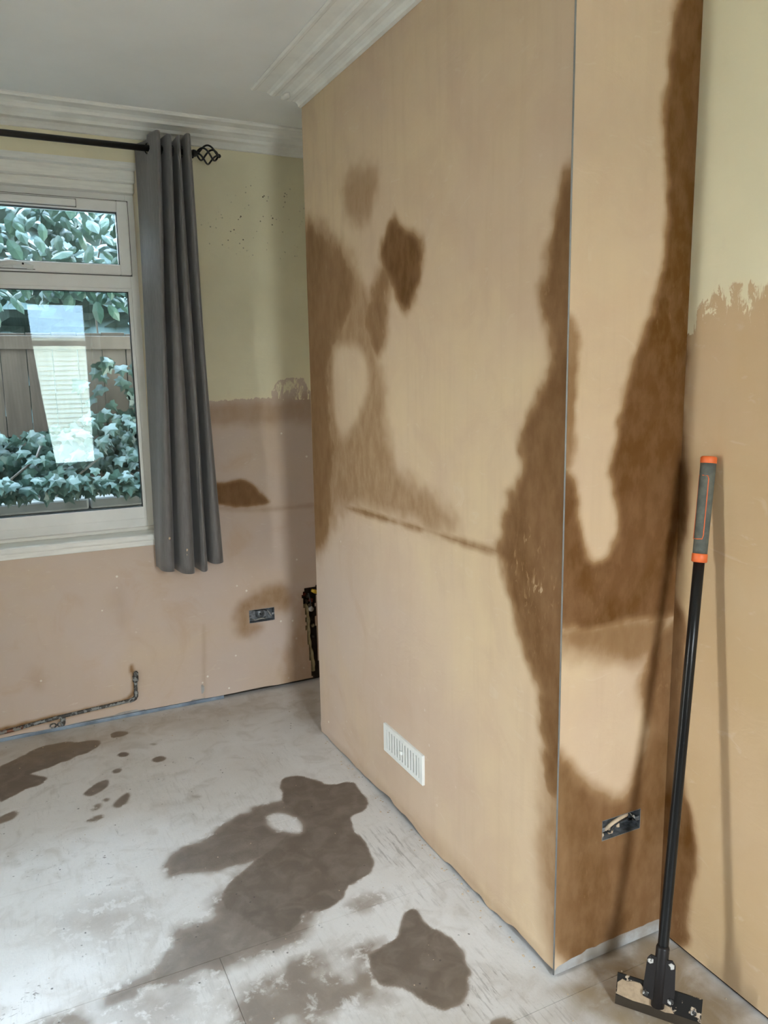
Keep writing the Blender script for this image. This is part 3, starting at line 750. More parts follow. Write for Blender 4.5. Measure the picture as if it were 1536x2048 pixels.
MARKS = [([(-1.303,1.326),(-1.230,1.331),(-1.226,1.237),(-1.289,1.254)], 0.03, 1.0, 0.02), ([(-1.290,1.193),(-1.166,1.190),(-1.162,1.126),(-1.263,1.118)], 0.03, 1.0, 0.02),
         ([(-1.123,1.045),(-1.022,1.037),(-1.025,0.951),(-1.108,0.953)], 0.03, 1.0, 0.02), ([(-1.042,1.206),(-0.985,1.193),(-1.002,1.088),(-1.062,1.104)], 0.03, 1.0, 0.02),
         ([(-1.307,0.614),(-1.262,0.651),(-1.253,0.577),(-1.296,0.561)], 0.03, 1.0, 0.02), ([(-1.367,0.617),(-1.307,0.605),(-1.310,0.495),(-1.368,0.525)], 0.04, 0.8, 0.02),
         ([(-0.920,1.176),(-0.851,1.174),(-0.865,1.096),(-0.921,1.110)], 0.03, 0.9, 0.02), ([(-0.927,0.667),(-0.865,0.683),(-0.870,0.590),(-0.926,0.597)], 0.04, 0.8, 0.02)]
FF = {'damp': lambda u, v: stain_field(u, v, FLOOR, 101), 'dirt_shade': lambda u, v: stain_field(u, v, DIRT_SHADE, 3),
      'worn': lambda u, v: stain_field(u, v, WORN, 6), 'mark': lambda u, v: stain_field(u, v, MARKS, 9)}
ROWS = [(YR, -2.875, [-2.4, 0.0]), (-2.875, -2.31, [-1.0]), (-2.31, -1.745, [-2.2]), (-1.745, -1.18, [-1.3]), (-1.18, -0.635, [-2.0]),
        (-0.635, -0.072, [-1.9]), (-0.072, 0.493, [-0.793]), (0.493, 1.078, [-1.75]), (1.078, 1.636, [-2.3]), (1.636, D + 0.03, [-1.6])]
def sheet(x0, x1, y0, y1):
    g = 0.0006
    x0, x1, y0, y1 = x0 + g, x1 - g, y0 + g, y1 - g
    fx = (-1.55, W) if y1 > -0.7 else None
    us = ladder(x0, x1, 0.15, fx, 0.007) if fx and x1 > -1.55 else ladder(x0, x1, 0.15)
    vs = ladder(y0, y1, 0.007 if y1 > -0.7 and x1 > -1.55 else 0.15)
    us = np.concatenate([[x0 - 1e-5], us, [x1 + 1e-5]]); vs = np.concatenate([[y0 - 1e-5], vs, [y1 + 1e-5]])
    def dip(u, v):
        e = np.minimum(np.minimum(u - x0, x1 - u), np.minimum(v - y0, y1 - v))
        return u, v, np.where(e < -5e-6, -0.006, 0.0)
    return skin('chipboard_sheet', us, vs, lambda u, v, w: np.stack([u, v, w], -1), M['floor'], floor, FF, edge=dip, smooth=False)
for y0, y1, br in ROWS:
    xs = [XL] + br + [W + 0.01]
    for a_, b_ in zip(xs[:-1], xs[1:]): sheet(a_, b_, y0, y1)

# ------------------------------------------------------------------ windows
def ring_bars(bm, x0, x1, z0, z1, w, y0, y1, bev=0.004, wb=None):
    wb = wb or w
    add_box(bm, (x0, y0, z0), (x0 + w, y1, z1), bev)
    add_box(bm, (x1 - w, y0, z0), (x1, y1, z1), bev)
    add_box(bm, (x0 + w - 0.002, y0 + 0.0004, z1 - w), (x1 - w + 0.002, y1, z1), bev)
    add_box(bm, (x0 + w - 0.002, y0 + 0.0004, z0), (x1 - w + 0.002, y1, z0 + wb), bev)

YF = D + 0.135                                        # room side of the window frame
win = bpy.data.objects.new('window_1', None); COL.objects.link(win); structure(win, 'white plastic window with a top opener above a fixed pane, ivy outside')
FX0, FX1, FZ0, FZ1 = OX0 - 0.0, -0.552, 0.905, 2.478
MUL = -1.58
bm = bmesh.new()
ring_bars(bm, FX0, FX1, FZ0, FZ1, 0.050, YF, YF + 0.07, 0.004, 0.052)
add_box(bm, (MUL - 0.04, YF + 0.0006, FZ0 + 0.05), (MUL + 0.04, YF + 0.07, FZ1 - 0.05), 0.004)
for a_, b_ in ((FX0 + 0.05, MUL - 0.04), (MUL + 0.04, FX1 - 0.05)):
    add_box(bm, (a_ - 0.002, YF + 0.0008, 2.045), (b_ + 0.002, YF + 0.07, 2.118), 0.004)
bm_obj('window_frame', bm, M['pvc'], win)
for a_, b_ in ((FX0 + 0.05, MUL - 0.04), (MUL + 0.04, FX1 - 0.05)):
    # opening sash above
    bm = bmesh.new()
    ring_bars(bm, a_ - 0.006, b_ + 0.006, 2.108, 2.436, 0.050, YF - 0.016, YF + 0.05, 0.006, 0.046)
    sash = bm_obj('window_sash', bm, M['pvc'], win)
    bm = bmesh.new(); ring_bars(bm, a_ - 0.0095, b_ + 0.0095, 2.1035, 2.4395, 0.008, YF - 0.0035, YF + 0.02, 0.0)
    bm_obj('weather_seal', bm, M['seal_shadow'], sash)
    bm = bmesh.new(); ring_bars(bm, a_ + 0.040, b_ - 0.040, 2.150, 2.390, 0.006, YF - 0.009, YF + 0.02, 0.0)
    bm_obj('gasket', bm, M['gasket'], sash)
    for yy in (0.018, 0.036):
        box('glass_pane', (a_ + 0.040, YF + yy, 2.150), (b_ - 0.040, YF + yy + 0.0002, 2.390), M['glass'], sash)
    # fixed pane below with beading
    bm = bmesh.new(); ring_bars(bm, a_ - 0.002, b_ + 0.002, 0.953, 2.049, 0.016, YF - 0.004, YF + 0.03, 0.003, 0.058)
    bead = bm_obj('glazing_bead', bm, M['pvc'], win)
    bm = bmesh.new(); ring_bars(bm, a_ + 0.010, b_ - 0.010, 1.006, 2.037, 0.006, YF + 0.001, YF + 0.03, 0.0)
    bm_obj('gasket', bm, M['gasket'], bead)
    for yy in (0.018, 0.036):
        box('glass_pane', (a_ + 0.010, YF + yy, 1.006), (b_ - 0.010, YF + yy + 0.0002, 2.037), M['glass'], bead)
    # trickle vent in the sash head
    cx = (a_ + b_) / 2
    bm = bmesh.new(); add_box(bm, (cx - 0.20, YF - 0.029, 2.396), (cx + 0.25, YF - 0.012, 2.427), 0.004)
    tv = bm_obj('trickle_vent', bm, M['pvc'], win)
    box('vent_shadow_strip', (cx - 0.203, YF - 0.0185, 2.393), (cx + 0.253, YF - 0.0155, 2.430), M['seal_shadow'], tv)  # dark strip painting the shadow line round the vent
    box('vent_slider', (cx - 0.02, YF - 0.030, 2.407), (cx + 0.13, YF - 0.026, 2.414), M['pvc'], tv, 0.001)
    # handle on the bottom rail of the opener
    hx = cx - 0.075
    bm = bmesh.new()
    add_box(bm, (hx - 0.045, YF - 0.028, 2.118), (hx + 0.045, YF - 0.014, 2.144), 0.005)
    hd = bm_obj('window_handle', bm, M['vent'], win)
    tube('lever', [(hx, YF - 0.02, 2.132), (hx, YF - 0.045, 2.134), (hx + 0.03, YF - 0.055, 2.138), (hx + 0.075, YF - 0.052, 2.136), (hx + 0.105, YF - 0.048, 2.126), (hx + 0.125, YF - 0.046, 2.122)],
         [0.011, 0.012, 0.012, 0.011, 0.014, 0.010], M['vent'], hd, 10)
    tube('pivot', [(hx + 0.085, YF - 0.066, 2.133), (hx + 0.085, YF - 0.060, 2.133)], 0.0045, M['gasket'], hd, 10)
    box('grip_shadow', (hx - 0.046, YF - 0.0165, 2.115), (hx + 0.135, YF - 0.0155, 2.1185), M['seal_shadow'], hd)  # dark strip painting the shadow under the handle
# head boards under the lintel, reveal linings, sill
box('head_board', (OX0, D + 0.050, 2.505), (OX1, D + 0.13, OZ1 + 0.012), M['gloss'], win, 0.004)
box('head_board', (OX0, D + 0.085, 2.466), (OX1, D + 0.15, 2.508), M['gloss'], win, 0.006)
box('head_board', (OX0, D + 0.002, 2.553), (OX1 + 0.004, D + 0.056, OZ1 + 0.016), M['gloss'], win, 0.004)
for xa, xb in ((OX1, OX1 + 0.02), (OX0 - 0.02, OX0)):
    box('reveal_lining', (xa, D - 0.001, OZ0 - 0.01), (xb, D + 0.33, OZ1 + 0.012), M['plain_wall'], win)
box('window_sill', (OX0 - 0.02, D - 0.018, 0.868), (OX1 + 0.012, YF + 0.02, 0.897), M['gloss'], win, 0.008)
box('window_sill', (OX0 - 0.02, D - 0.006, 0.842), (OX1 + 0.006, D + 0.04, 0.869), M['gloss'], win, 0.004)
box('window_sill', (OX0 - 0.02, YF - 0.022, 0.896), (OX1 + 0.004, YF + 0.03, 0.914), M['gloss'], win, 0.006)
box('window_sill', (OX0 - 0.05, D + 0.2, 0.86), (OX1 + 0.05, D + 0.42, 0.895), M['stone'], win, 0.004)

YB = YR - 0.12
for nm, RA, RB in (('window_2', RX0, RX1),):
    rear = bpy.data.objects.new(nm, None); COL.objects.link(rear); structure(rear, 'white sash window in the wall facing the ivy window')
    bm = bmesh.new()
    ring_bars(bm, RA, RB, RZ0, RZ1, 0.055, YB - 0.07, YB, 0.004)
    add_box(bm, (RA + 0.05, YB - 0.07, 2.02), (RB - 0.05, YB - 0.0006, 2.08), 0.004)
    bm_obj('window_frame', bm, M['pvc'], rear)
    box('glass_pane', (RA + 0.05, YB - 0.04, RZ0 + 0.05), (RB - 0.05, YB - 0.0398, RZ1 - 0.05), M['glass'], rear)
    box('window_sill', (RA - 0.05, YB - 0.02, RZ0 - 0.03), (RB + 0.05, YR + 0.04, RZ0 + 0.002), M['gloss'], rear, 0.006)
    bm = bmesh.new()
    for x0, x1, z0, z1 in ((RA - 0.09, RA, RZ0, RZ1 + 0.09), (RB, RB + 0.09, RZ0, RZ1 + 0.09), (RA - 0.0005, RB + 0.0005, RZ1, RZ1 + 0.09)):
        add_box(bm, (x0, YR - 0.002, z0), (x1, YR + 0.018, z1), 0.006)
    bm_obj('architrave', bm, M['gloss'], rear)

for nm, a_, b_ in (('window_added', LY0, LY1),):  # unseen window, added and sized to give light from the side
    side_win = bpy.data.objects.new(nm, None); COL.objects.link(side_win); structure(side_win, 'narrow tall window added unseen opposite the chimney breast for side light')
    bm = bmesh.new()
    for lo, hi in (((a_, LZ0), (a_ + 0.03, LZ1)), ((b_ - 0.03, LZ0), (b_, LZ1)), ((a_ + 0.029, LZ0), (b_ - 0.029, LZ0 + 0.06)), ((a_ + 0.029, LZ1 - 0.04), (b_ - 0.029, LZ1))):
        add_box(bm, (XL - 0.16, lo[0], lo[1]), (XL - 0.10, hi[0], hi[1]), 0.004)
    bm_obj('window_frame', bm, M['pvc'], side_win)
    box('glass_pane', (XL - 0.13, a_ + 0.03, LZ0 + 0.06), (XL - 0.1298, b_ - 0.03, LZ1 - 0.04), M['glass'], side_win)

# ------------------------------------------------------------------ curtain and rod
ROD_Y, ROD_Z = D - 0.105, 2.617
rod = thing('curtain_rod', 'black metal curtain rod with a twisted cage finial above the window', 'curtain rod', (-0.30, ROD_Y, ROD_Z))
tube('pole', [(-2.75, ROD_Y, ROD_Z), (-0.325, ROD_Y, ROD_Z)], 0.0135, M['black_metal'], rod, 16)
fin = []
for k_ in range(4):
    pts = []
    for t in np.linspace(0, 1, 17):
        a_ = k_ * math.pi / 2 + t * math.pi * 1.1
        r_ = 0.005 + 0.034 * math.sin(math.pi * t) ** 0.8
        pts.append((-0.316 + 0.095 * t, ROD_Y + r_ * math.cos(a_), ROD_Z + r_ * math.sin(a_)))
    fin.append(tube_data(pts, 0.0042, 8))
fn = joined('finial', fin, M['black_metal'], rod)
tube('finial_collar', [(-0.335, ROD_Y, ROD_Z), (-0.325, ROD_Y, ROD_Z), (-0.318, ROD_Y, ROD_Z), (-0.308, ROD_Y, ROD_Z)], [0.0155, 0.0155, 0.012, 0.006], M['black_metal'], fn, 14)
tube('finial_tip', [(-0.226, ROD_Y, ROD_Z), (-0.219, ROD_Y, ROD_Z), (-0.212, ROD_Y, ROD_Z), (-0.207, ROD_Y, ROD_Z)], [0.005, 0.009, 0.009, 0.003], M['black_metal'], fn, 12)
for bx in (-0.336, -2.62):
    br = tube('bracket', [(bx, D + 0.004, ROD_Z - 0.01), (bx, ROD_Y + 0.02, ROD_Z - 0.012), (bx, ROD_Y, ROD_Z - 0.016)], 0.006, M['black_metal'], rod, 10)
    tube('wall_plate', [(bx, D + 0.003, ROD_Z - 0.01), (bx, D - 0.006, ROD_Z - 0.01)], 0.022, M['black_metal'], br, 16)
adopt(rod)

FOLD = 1.28
cur = thing('curtain', 'grey eyelet curtain bunched beside the window, spotted with plaster near its hem', 'curtain', (-0.46, ROD_Y, 0.735))
CT = [(-0.574, 0.052), (-0.560, 0.040), (-0.540, 0.016), (-0.527, -0.002), (-0.512, -0.036), (-0.502, -0.058), (-0.490, -0.050), (-0.482, 0.000), (-0.476, 0.050), (-0.469, 0.050),
      (-0.466, -0.010), (-0.462, -0.058), (-0.452, -0.072), (-0.444, -0.055), (-0.440, 0.000), (-0.436, 0.052), (-0.429, 0.052), (-0.425, -0.010), (-0.420, -0.056), (-0.411, -0.070), (-0.402, -0.055), (-0.398, 0.000),
      (-0.392, 0.050), (-0.385, 0.050), (-0.381, -0.010), (-0.376, -0.054), (-0.368, -0.066), (-0.360, -0.050), (-0.356, -0.010), (-0.350, 0.030)]
CB = [(-0.603, 0.048), (-0.600, 0.030), (-0.597, 0.000), (-0.594, -0.025), (-0.586, -0.050), (-0.570, -0.064), (-0.552, -0.062), (-0.541, -0.040), (-0.531, 0.040), (-0.524, 0.045),
      (-0.517, -0.020), (-0.508, -0.060), (-0.480, -0.078), (-0.452, -0.066), (-0.441, -0.020), (-0.431, 0.040), (-0.424, 0.040), (-0.419, -0.015), (-0.413, -0.055), (-0.400, -0.072), (-0.386, -0.058), (-0.379, -0.010),
      (-0.372, 0.036), (-0.366, 0.036), (-0.361, -0.015), (-0.352, -0.052), (-0.334, -0.068), (-0.314, -0.056), (-0.306, -0.020), (-0.300, 0.020)]
def smooth_path(p, n):
    p = np.array(p); m_ = len(p)
    out = []
    for t in np.linspace(0, m_ - 1, n):
        i = min(int(t), m_ - 2); f = t - i
        p0, p1, p2, p3 = p[max(i - 1, 0)], p[i], p[i + 1], p[min(i + 2, m_ - 1)]
        out.append(0.5 * ((2 * p1) + (p2 - p0) * f + (2 * p0 - 5 * p1 + 4 * p2 - p3) * f * f + (3 * p1 - p0 - 3 * p2 + p3) * f ** 3))
    return np.array(out)
nc = 230
zt = [0.0, 0.010, 0.020, 0.026, 0.030, 0.034, 0.038]
zt = sorted(set([0, .004, .008] + list(np.arange(.010, .042, .0024)) + list(np.linspace(.045, 1, 52))))
nr = len(zt) - 1
ct, cb = smooth_path(CT, nc), smooth_path(CB, nc)
V, Fc = [], []
for j in range(nr + 1):
    t = zt[j]
    for i in range(nc):
        s = i / (nc - 1)
        e = t ** 1.15
        p = ct[i] * (1 - e) + cb[i] * e
        ztop = 2.664 + 0.010 * math.sin(s * 9) - 0.018 * (s < 0.10)
        zbot = 0.735 + 0.012 * math.sin(s * 7 + 1) + 0.012 * (s > 0.8)
        z = ztop * (1 - t) + zbot * t
        x = p[0] + 0.003 * math.sin(t * 7 + i * 0.15)
        V.append((x, ROD_Y + FOLD * p[1] * (1 - 0.12 * math.sin(math.pi * t)) + 0.004 * math.sin(t * 9 + i * 0.11), z))
for j in range(nr):
    for i in range(nc - 1):
        q = (j * nc + i, j * nc + i + 1, (j + 1) * nc + i + 1, (j + 1) * nc + i)
        my, mz = sum(V[a_][1] for a_ in q) / 4 - ROD_Y, sum(V[a_][2] for a_ in q) / 4 - ROD_Z
        if my * my + mz * mz > 0.0195 ** 2: Fc.append(q)          # eyelet holes
fab = mesh_obj('fabric', V, Fc, M['curtain'], cur, smooth=True)
so = fab.modifiers.new('thickness', 'SOLIDIFY'); so.thickness = 0.0022; so.offset = 0
# eyelets where the fabric crosses the rod
xs_prev = None
for i in range(nc - 1):
    if (ct[i][1] < 0) != (ct[i + 1][1] < 0):
        f_ = ct[i][1] / (ct[i][1] - ct[i + 1][1])
        p = ct[i] * (1 - f_) + ct[i + 1] * f_
        tx, ty = ct[i + 1] - ct[i]
        n_ = Vector((-ty, tx, 0)).normalized()
        a_, b_ = Vector((tx, ty, 0)).normalized(), Vector((0, 0, 1))
        pts = [Vector((p[0], ROD_Y, ROD_Z)) + 0.022 * (math.cos(q) * a_ + math.sin(q) * b_) for q in np.linspace(0, 2 * math.pi, 20, endpoint=False)]
        tube('eyelet', pts, 0.0035, M['black_metal'], cur, 8, closed=True)
for (x, z, s) in ((-0.560, 0.905, 0.006), (-0.482, 0.842, 0.007), (-0.480, 0.80, 0.005), (-0.484, 0.82, 0.004)):
    bm = bmesh.new(); bmesh.ops.create_icosphere(bm, subdivisions=1, radius=s)
    for v_ in bm.verts: v_.co.y *= 0.4; v_.co.z *= 1.3
    bmesh.ops.translate(bm, vec=(x, ROD_Y - 0.095, z), verts=bm.verts)
    bm_obj('plaster_splash', bm, M['skim'], cur, smooth=True)
adopt(cur)

rc = thing('curtain', 'grey curtain drawn aside at the facing window, seen only mirrored in the lower pane', 'curtain', (-0.90, YR + 0.09, 0.5))
V, Fc = [], []
for j in range(31):
    t = j / 30
    for i in range(50):
        q = i / 49
        xa = -1.16 + q * (0.33 + 0.19 * t ** 1.5)
        V.append((xa, YR + 0.09 + 0.03 * math.sin(q * 38) * (0.7 + 0.3 * t), 2.58 - 2.1 * t))
for j in range(30):
    for i in range(49): Fc.append((j * 50 + i, j * 50 + i + 1, (j + 1) * 50 + i + 1, (j + 1) * 50 + i))
fb = mesh_obj('fabric', V, Fc, M['curtain'], rc, smooth=True)
so = fb.modifiers.new('thickness', 'SOLIDIFY'); so.thickness = 0.002
tube('pole', [(-1.25, YR + 0.09, 2.585), (0.2, YR + 0.09, 2.585)], 0.012, M['black_metal'], rc, 12)
adopt(rc)

# ------------------------------------------------------------------ air vent on the chimney face
VY0, VY1, VZ0, VZ1 = 0.716, 1.022, 0.214, 0.325
vent = thing('air_vent', 'white slotted plastic air vent cover low on the chimney face', 'air vent', (0, (VY0 + VY1) / 2, VZ0))
bm = bmesh.new()
xf = -0.009
for lo, hi in (((VY0, VZ0), (VY0 + 0.026, VZ1)), ((VY1 - 0.026, VZ0), (VY1, VZ1)), ((VY0 + 0.025, VZ0), (VY1 - 0.025, VZ0 + 0.018)), ((VY0 + 0.025, VZ1 - 0.018), (VY1 - 0.025, VZ1))):
    add_box(bm, (xf, lo[0], lo[1]), (0.004, hi[0], hi[1]), 0.002)
bm_obj('frame', bm, M['vent'], vent)
box('back_plate', (-0.0015, VY0 + 0.02, VZ0 + 0.015), (0.003, VY1 - 0.02, VZ1 - 0.015), M['vent_back'], vent)
ns = 12
for i in range(ns):
    y = VY0 + 0.026 + (VY1 - VY0 - 0.052) * (i + 0.5) / ns
    box('slat', (-0.0085, y - 0.0070, VZ0 + 0.016), (-0.001, y + 0.0070, VZ1 - 0.016), M['vent'], vent, 0.0015)
box('slide_knob', (-0.017, 0.864, 0.262), (-0.008, 0.876, 0.277), M['vent'], vent, 0.003)
adopt(vent)

# ------------------------------------------------------------------ flush socket boxes
def socket_box(name, label, x0, x1, z0, z1, y, depth):
    t = thing(name, label, 'electrical box', ((x0 + x1) / 2, y, z0))
    bm = bmesh.new(); th = 0.0014
    add_box(bm, (x0, y + depth - th, z0), (x1, y + depth, z1))
    add_box(bm, (x0, y - 0.0005, z0), (x0 + th, y + depth, z1)); add_box(bm, (x1 - th, y - 0.0005, z0), (x1, y + depth, z1))
    add_box(bm, (x0, y - 0.0005, z0), (x1, y + depth, z0 + th)); add_box(bm, (x0, y - 0.0005, z1 - th), (x1, y + depth, z1))
    bm_obj('metal_box', bm, M['galv'], t)
    for xx in (x0 + 0.007, x1 - 0.007):
        box('screw_lug', (xx - 0.006, y + 0.002, (z0 + z1) / 2 - 0.006), (xx + 0.006, y + 0.006, (z0 + z1) / 2 + 0.006), M['galv'], t, 0.001)
    return t
sb = socket_box('socket_box', 'empty grey metal socket box sunk in the window wall', SX1, SX2, SZ1, SZ2, D, 0.04)
tube('knockout', [(-0.080, D + 0.030, 0.412), (-0.080, D + 0.037, 0.412)], 0.024, M['galv'], sb, 24)
tube('screw', [(-0.080, D + 0.024, 0.412), (-0.080, D + 0.031, 0.412)], 0.004, M['gasket'], sb, 10)
tube('wire', [(-0.02, D + 0.03, 0.39), (-0.028, D + 0.012, 0.402), (-0.036, D + 0.02, 0.42), (-0.040, D + 0.038, 0.425)], 0.003, M['pale_bits'], sb, 8)
tube('wire', [(-0.128, D + 0.034, 0.388), (-0.108, D + 0.012, 0.386), (-0.085, D + 0.010, 0.392), (-0.060, D + 0.015, 0.386), (-0.050, D + 0.035, 0.39)], 0.0028, M['pale_bits'], sb, 8)
tube('wire', [(-0.122, D + 0.034, 0.437), (-0.100, D + 0.012, 0.436), (-0.065, D + 0.010, 0.438), (-0.045, D + 0.030, 0.425)], 0.0028, M['gasket'], sb, 8)
adopt(sb)
sb2 = socket_box('socket_box', 'socket box full of plaster smeared cable in the side of the chimney breast', BX1, BX2, BZ1, BZ2, 0.0, 0.042)
tube('cable', [(0.172, 0.035, 0.372), (0.176, 0.010, 0.385), (0.196, 0.002, 0.404), (0.222, 0.004, 0.409), (0.250, 0.010, 0.408), (0.270, 0.03, 0.40)], 0.0055, M['skim'], sb2, 10)
tube('cable', [(0.180, 0.03, 0.365), (0.192, 0.008, 0.374), (0.206, 0.010, 0.388), (0.230, 0.016, 0.392), (0.255, 0.018, 0.392), (0.275, 0.034, 0.38)], 0.0045, M['gasket'], sb2, 10)
tube('cable', [(0.270, 0.035, 0.405), (0.276, 0.012, 0.398), (0.282, 0.006, 0.388), (0.278, 0.03, 0.375)], 0.004, M['bolt'], sb2, 8)
for (x, z, r) in ((0.196, 0.372, 0.010), (0.222, 0.382, 0.007), (0.168, 0.368, 0.006)):
    bm = bmesh.new(); bmesh.ops.create_icosphere(bm, subdivisions=2, radius=r)
    for v_ in bm.verts: v_.co *= 0.8 + 0.4 * rng.random()
    bmesh.ops.translate(bm, vec=(x, 0.014, z), verts=bm.verts)
    bm_obj('plaster_lump', bm, M['skim'], sb2, smooth=True)
adopt(sb2)

# ------------------------------------------------------------------ pipe sunk along the window wall
pipe = thing('heating_pipe', 'plaster splashed copper pipe running low along the window wall with an upturned end', 'pipe', (-1.3, D, 0.03))
PY = D - 0.005
tube('pipe_run', [(-2.2, PY, 0.022), (-1.6, PY, 0.034), (-1.34, PY, 0.045), (-1.08, PY, 0.068), (-0.80, PY, 0.082), (-0.752, PY, 0.085), (-0.740, PY, 0.090), (-0.734, PY, 0.100), (-0.733, PY, 0.114), (-0.730, PY, 0.180)],
     0.0085, M['copper'], pipe, 14)
tube('pipe_elbow', [(-0.765, PY, 0.083), (-0.750, PY, 0.086), (-0.738, PY, 0.092), (-0.733, PY, 0.102), (-0.732, PY, 0.122)], 0.0108, M['copper'], pipe, 14)
tube('valve_tail', [(-0.730, PY, 0.172), (-0.730, PY, 0.178), (-0.729, PY, 0.204), (-0.728, PY - 0.004, 0.206), (-0.727, PY - 0.006, 0.222), (-0.726, PY - 0.006, 0.230)], [0.010, 0.014, 0.014, 0.011, 0.012, 0.006], M['copper'], pipe, 8)
tee = tube('pipe_tee', [(-1.070, PY, 0.068), (-1.070, PY - 0.004, 0.050), (-1.072, PY - 0.006, 0.034), (-1.072, PY - 0.006, 0.026)], [0.011, 0.012, 0.011, 0.008], M['copper'], pipe, 12)
for dx in (-0.010, -0.042):
    tube('clip_ring', [(-1.072 + dx + 0.013 * math.cos(q), PY - 0.008, 0.034 + 0.010 * math.sin(q)) for q in np.linspace(0, 2 * math.pi, 16, endpoint=False)], 0.0032, M['copper'], pipe, 8, closed=True)
tube('bare_pipe', [(-2.2, PY - 0.001, 0.0215), (-1.6, PY - 0.001, 0.0335), (-1.30, PY - 0.001, 0.047), (-1.24, PY - 0.001, 0.0525)], 0.0092, M['copper_bare'], pipe, 14)
adopt(pipe)

# ------------------------------------------------------------------ long-handled floor scraper
PB, PT = Vector((0.1460, -0.2290, 0.0)), Vector((0.3600, -0.1108, 1.4114))
AX = (PT - PB).normalized()
EX = Vector((0.62, -0.785, 0.0)); EX = (EX - AX * EX.dot(AX)).normalized()
NY = AX.cross(EX).normalized()
if NY.y > 0: NY = -NY                                # points to the open room
LEN = (PT - PB).length
SM = Matrix((EX, NY, AX)).transposed().to_4x4(); SM.translation = PB
scr = thing('floor_scraper', 'long black floor scraper with a grey and orange grip leaning in the alcove', 'scraper', PB)
def S(p): return SM @ Vector(p)
tube('pole', [S((0, 0, z)) for z in (0.075, 0.09, 0.5, 0.9, LEN - 0.24)], 0.0135, M['pole'], scr, 20)
g0, g1 = LEN - 0.262, LEN
grip = tube('grip', [S((0, 0, z)) for z in (g0 + 0.016, g0 + 0.03, (g0 + g1) / 2, g1 - 0.03, g1 - 0.016)], [0.0172, 0.0174, 0.0178, 0.0186, 0.0188], M['grip'], scr, 28)
out = []
R_ = 0.0182
for a0, a1, z0, z1 in ((0.0, 0.0, 0.062, 0.212),):
    pts = []
    for (q, z) in [(-1.35, g0 + 0.055), (-0.5, g0 + 0.055), (0.15, g0 + 0.056), (0.27, g0 + 0.064), (0.28, g0 + 0.12), (0.28, g0 + 0.19), (0.27, g0 + 0.206), (0.15, g0 + 0.213), (-0.5, g0 + 0.214), (-1.35, g0 + 0.214),
                   (-1.75, g0 + 0.205), (-1.78, g0 + 0.13), (-1.75, g0 + 0.062)]:
        # the angle is measured round the pole from the side that faces the room
        pts.append(S((R_ * math.sin(q), R_ * math.cos(q), z)))
    out.append(tube_data(pts, 0.0013, 6, closed=True))
joined('grip_outline', out, M['orange'], grip)
tube('end_cap', [S((0, 0, z)) for z in (g1 - 0.018, g1 - 0.016, g1 - 0.003, g1)], [0.0180, 0.0196, 0.0196, 0.0165], M['orange'], scr, 28)
tube('collar', [S((0, 0, z)) for z in (g0 - 0.003, g0 - 0.001, g0 + 0.017, g0 + 0.019)], [0.0165, 0.0188, 0.0188, 0.0175], M['orange'], scr, 28)
# blade: a bevelled steel plate standing on its edge
bm = bmesh.new()
prof = [(-0.0012, 0.0), (0.0012, 0.0), (0.002, 0.012), (0.002, 0.082), (-0.002, 0.082), (-0.002, 0.012)]
bh = 0.103
vs_ = [bm.verts.new(S((sx, p[0], p[1] + 0.002))) for sx in (-bh, bh) for p in prof]
n6 = 6
for i in range(n6): bm.faces.new((vs_[i], vs_[(i + 1) % n6], vs_[n6 + (i + 1) % n6], vs_[n6 + i]))
bm.faces.new(vs_[:n6][::-1]); bm.faces.new(vs_[n6:])
bl = bm_obj('blade', bm, M['blade'], scr)
box('cutting_edge', (-bh, -0.0026, 0.002), (bh, 0.0026, 0.026), M['steel'], bl, 0.0, SM)
# dried plaster stuck to the blade
cr = [(-0.100, 0.030), (-0.060, 0.026), (-0.02, 0.028), (0.02, 0.024), (0.040, 0.028), (0.030, 0.040), (0.012, 0.044), (0.004, 0.058), (-0.004, 0.046), (-0.025, 0.054), (-0.034, 0.066), (-0.046, 0.076), (-0.062, 0.076), (-0.078, 0.070), (-0.090, 0.072), (-0.101, 0.060)]
bm = bmesh.new()
f_ = bm.faces.new([bm.verts.new(S((x, 0.0022, z))) for x, z in cr])
e_ = bmesh.ops.extrude_face_region(bm, geom=[f_])
bmesh.ops.translate(bm, vec=NY * 0.0025, verts=[v for v in e_['geom'] if isinstance(v, bmesh.types.BMVert)])
bm_obj('plaster_crust', bm, M['crust'], bl)
# bracket: two folded wings with a spine, bolted through the blade
def wing(sgn):
    bm = bmesh.new()
    pr = [(0.006, 0.05), (0.036, 0.05), (0.038, 0.075), (0.034, 0.150), (0.026, 0.162), (0.006, 0.162)]
    a_ = [bm.verts.new(S((sgn * x, 0.0045 + 0.010 * (1 - x / 0.038), z))) for x, z in pr]
    b_ = [bm.verts.new(S((sgn * x, 0.0085 + 0.010 * (1 - x / 0.038), z))) for x, z in pr]
    n_ = len(pr)
    bm.faces.new(a_); bm.faces.new(b_[::-1])
    for i in range(n_): bm.faces.new((a_[i], b_[i], b_[(i + 1) % n_], a_[(i + 1) % n_]))
    return bm_obj('bracket_wing', bm, M['bracket'], scr)
wing(-1); wing(1)
tube('socket', [S((0, 0.004, z)) for z in (0.03, 0.034, 0.185, 0.19)], [0.010, 0.0165, 0.0165, 0.0145], M['bracket'], scr, 20)
for x, z in ((-0.030, 0.060), (0.030, 0.060), (-0.026, 0.148), (0.024, 0.148)):
    tube('bolt', [S((x, 0.006, z)), S((x, 0.014, z)), S((x, 0.0165, z))], [0.0085, 0.0085, 0.0055], M['bolt'], scr, 6)
for x, z in ((-0.008, 0.045), (0.085, 0.045)):
    tube('bolt', [S((x, 0.001, z)), S((x, 0.006, z))], [0.008, 0.007], M['bolt'], scr, 6)
adopt(scr)

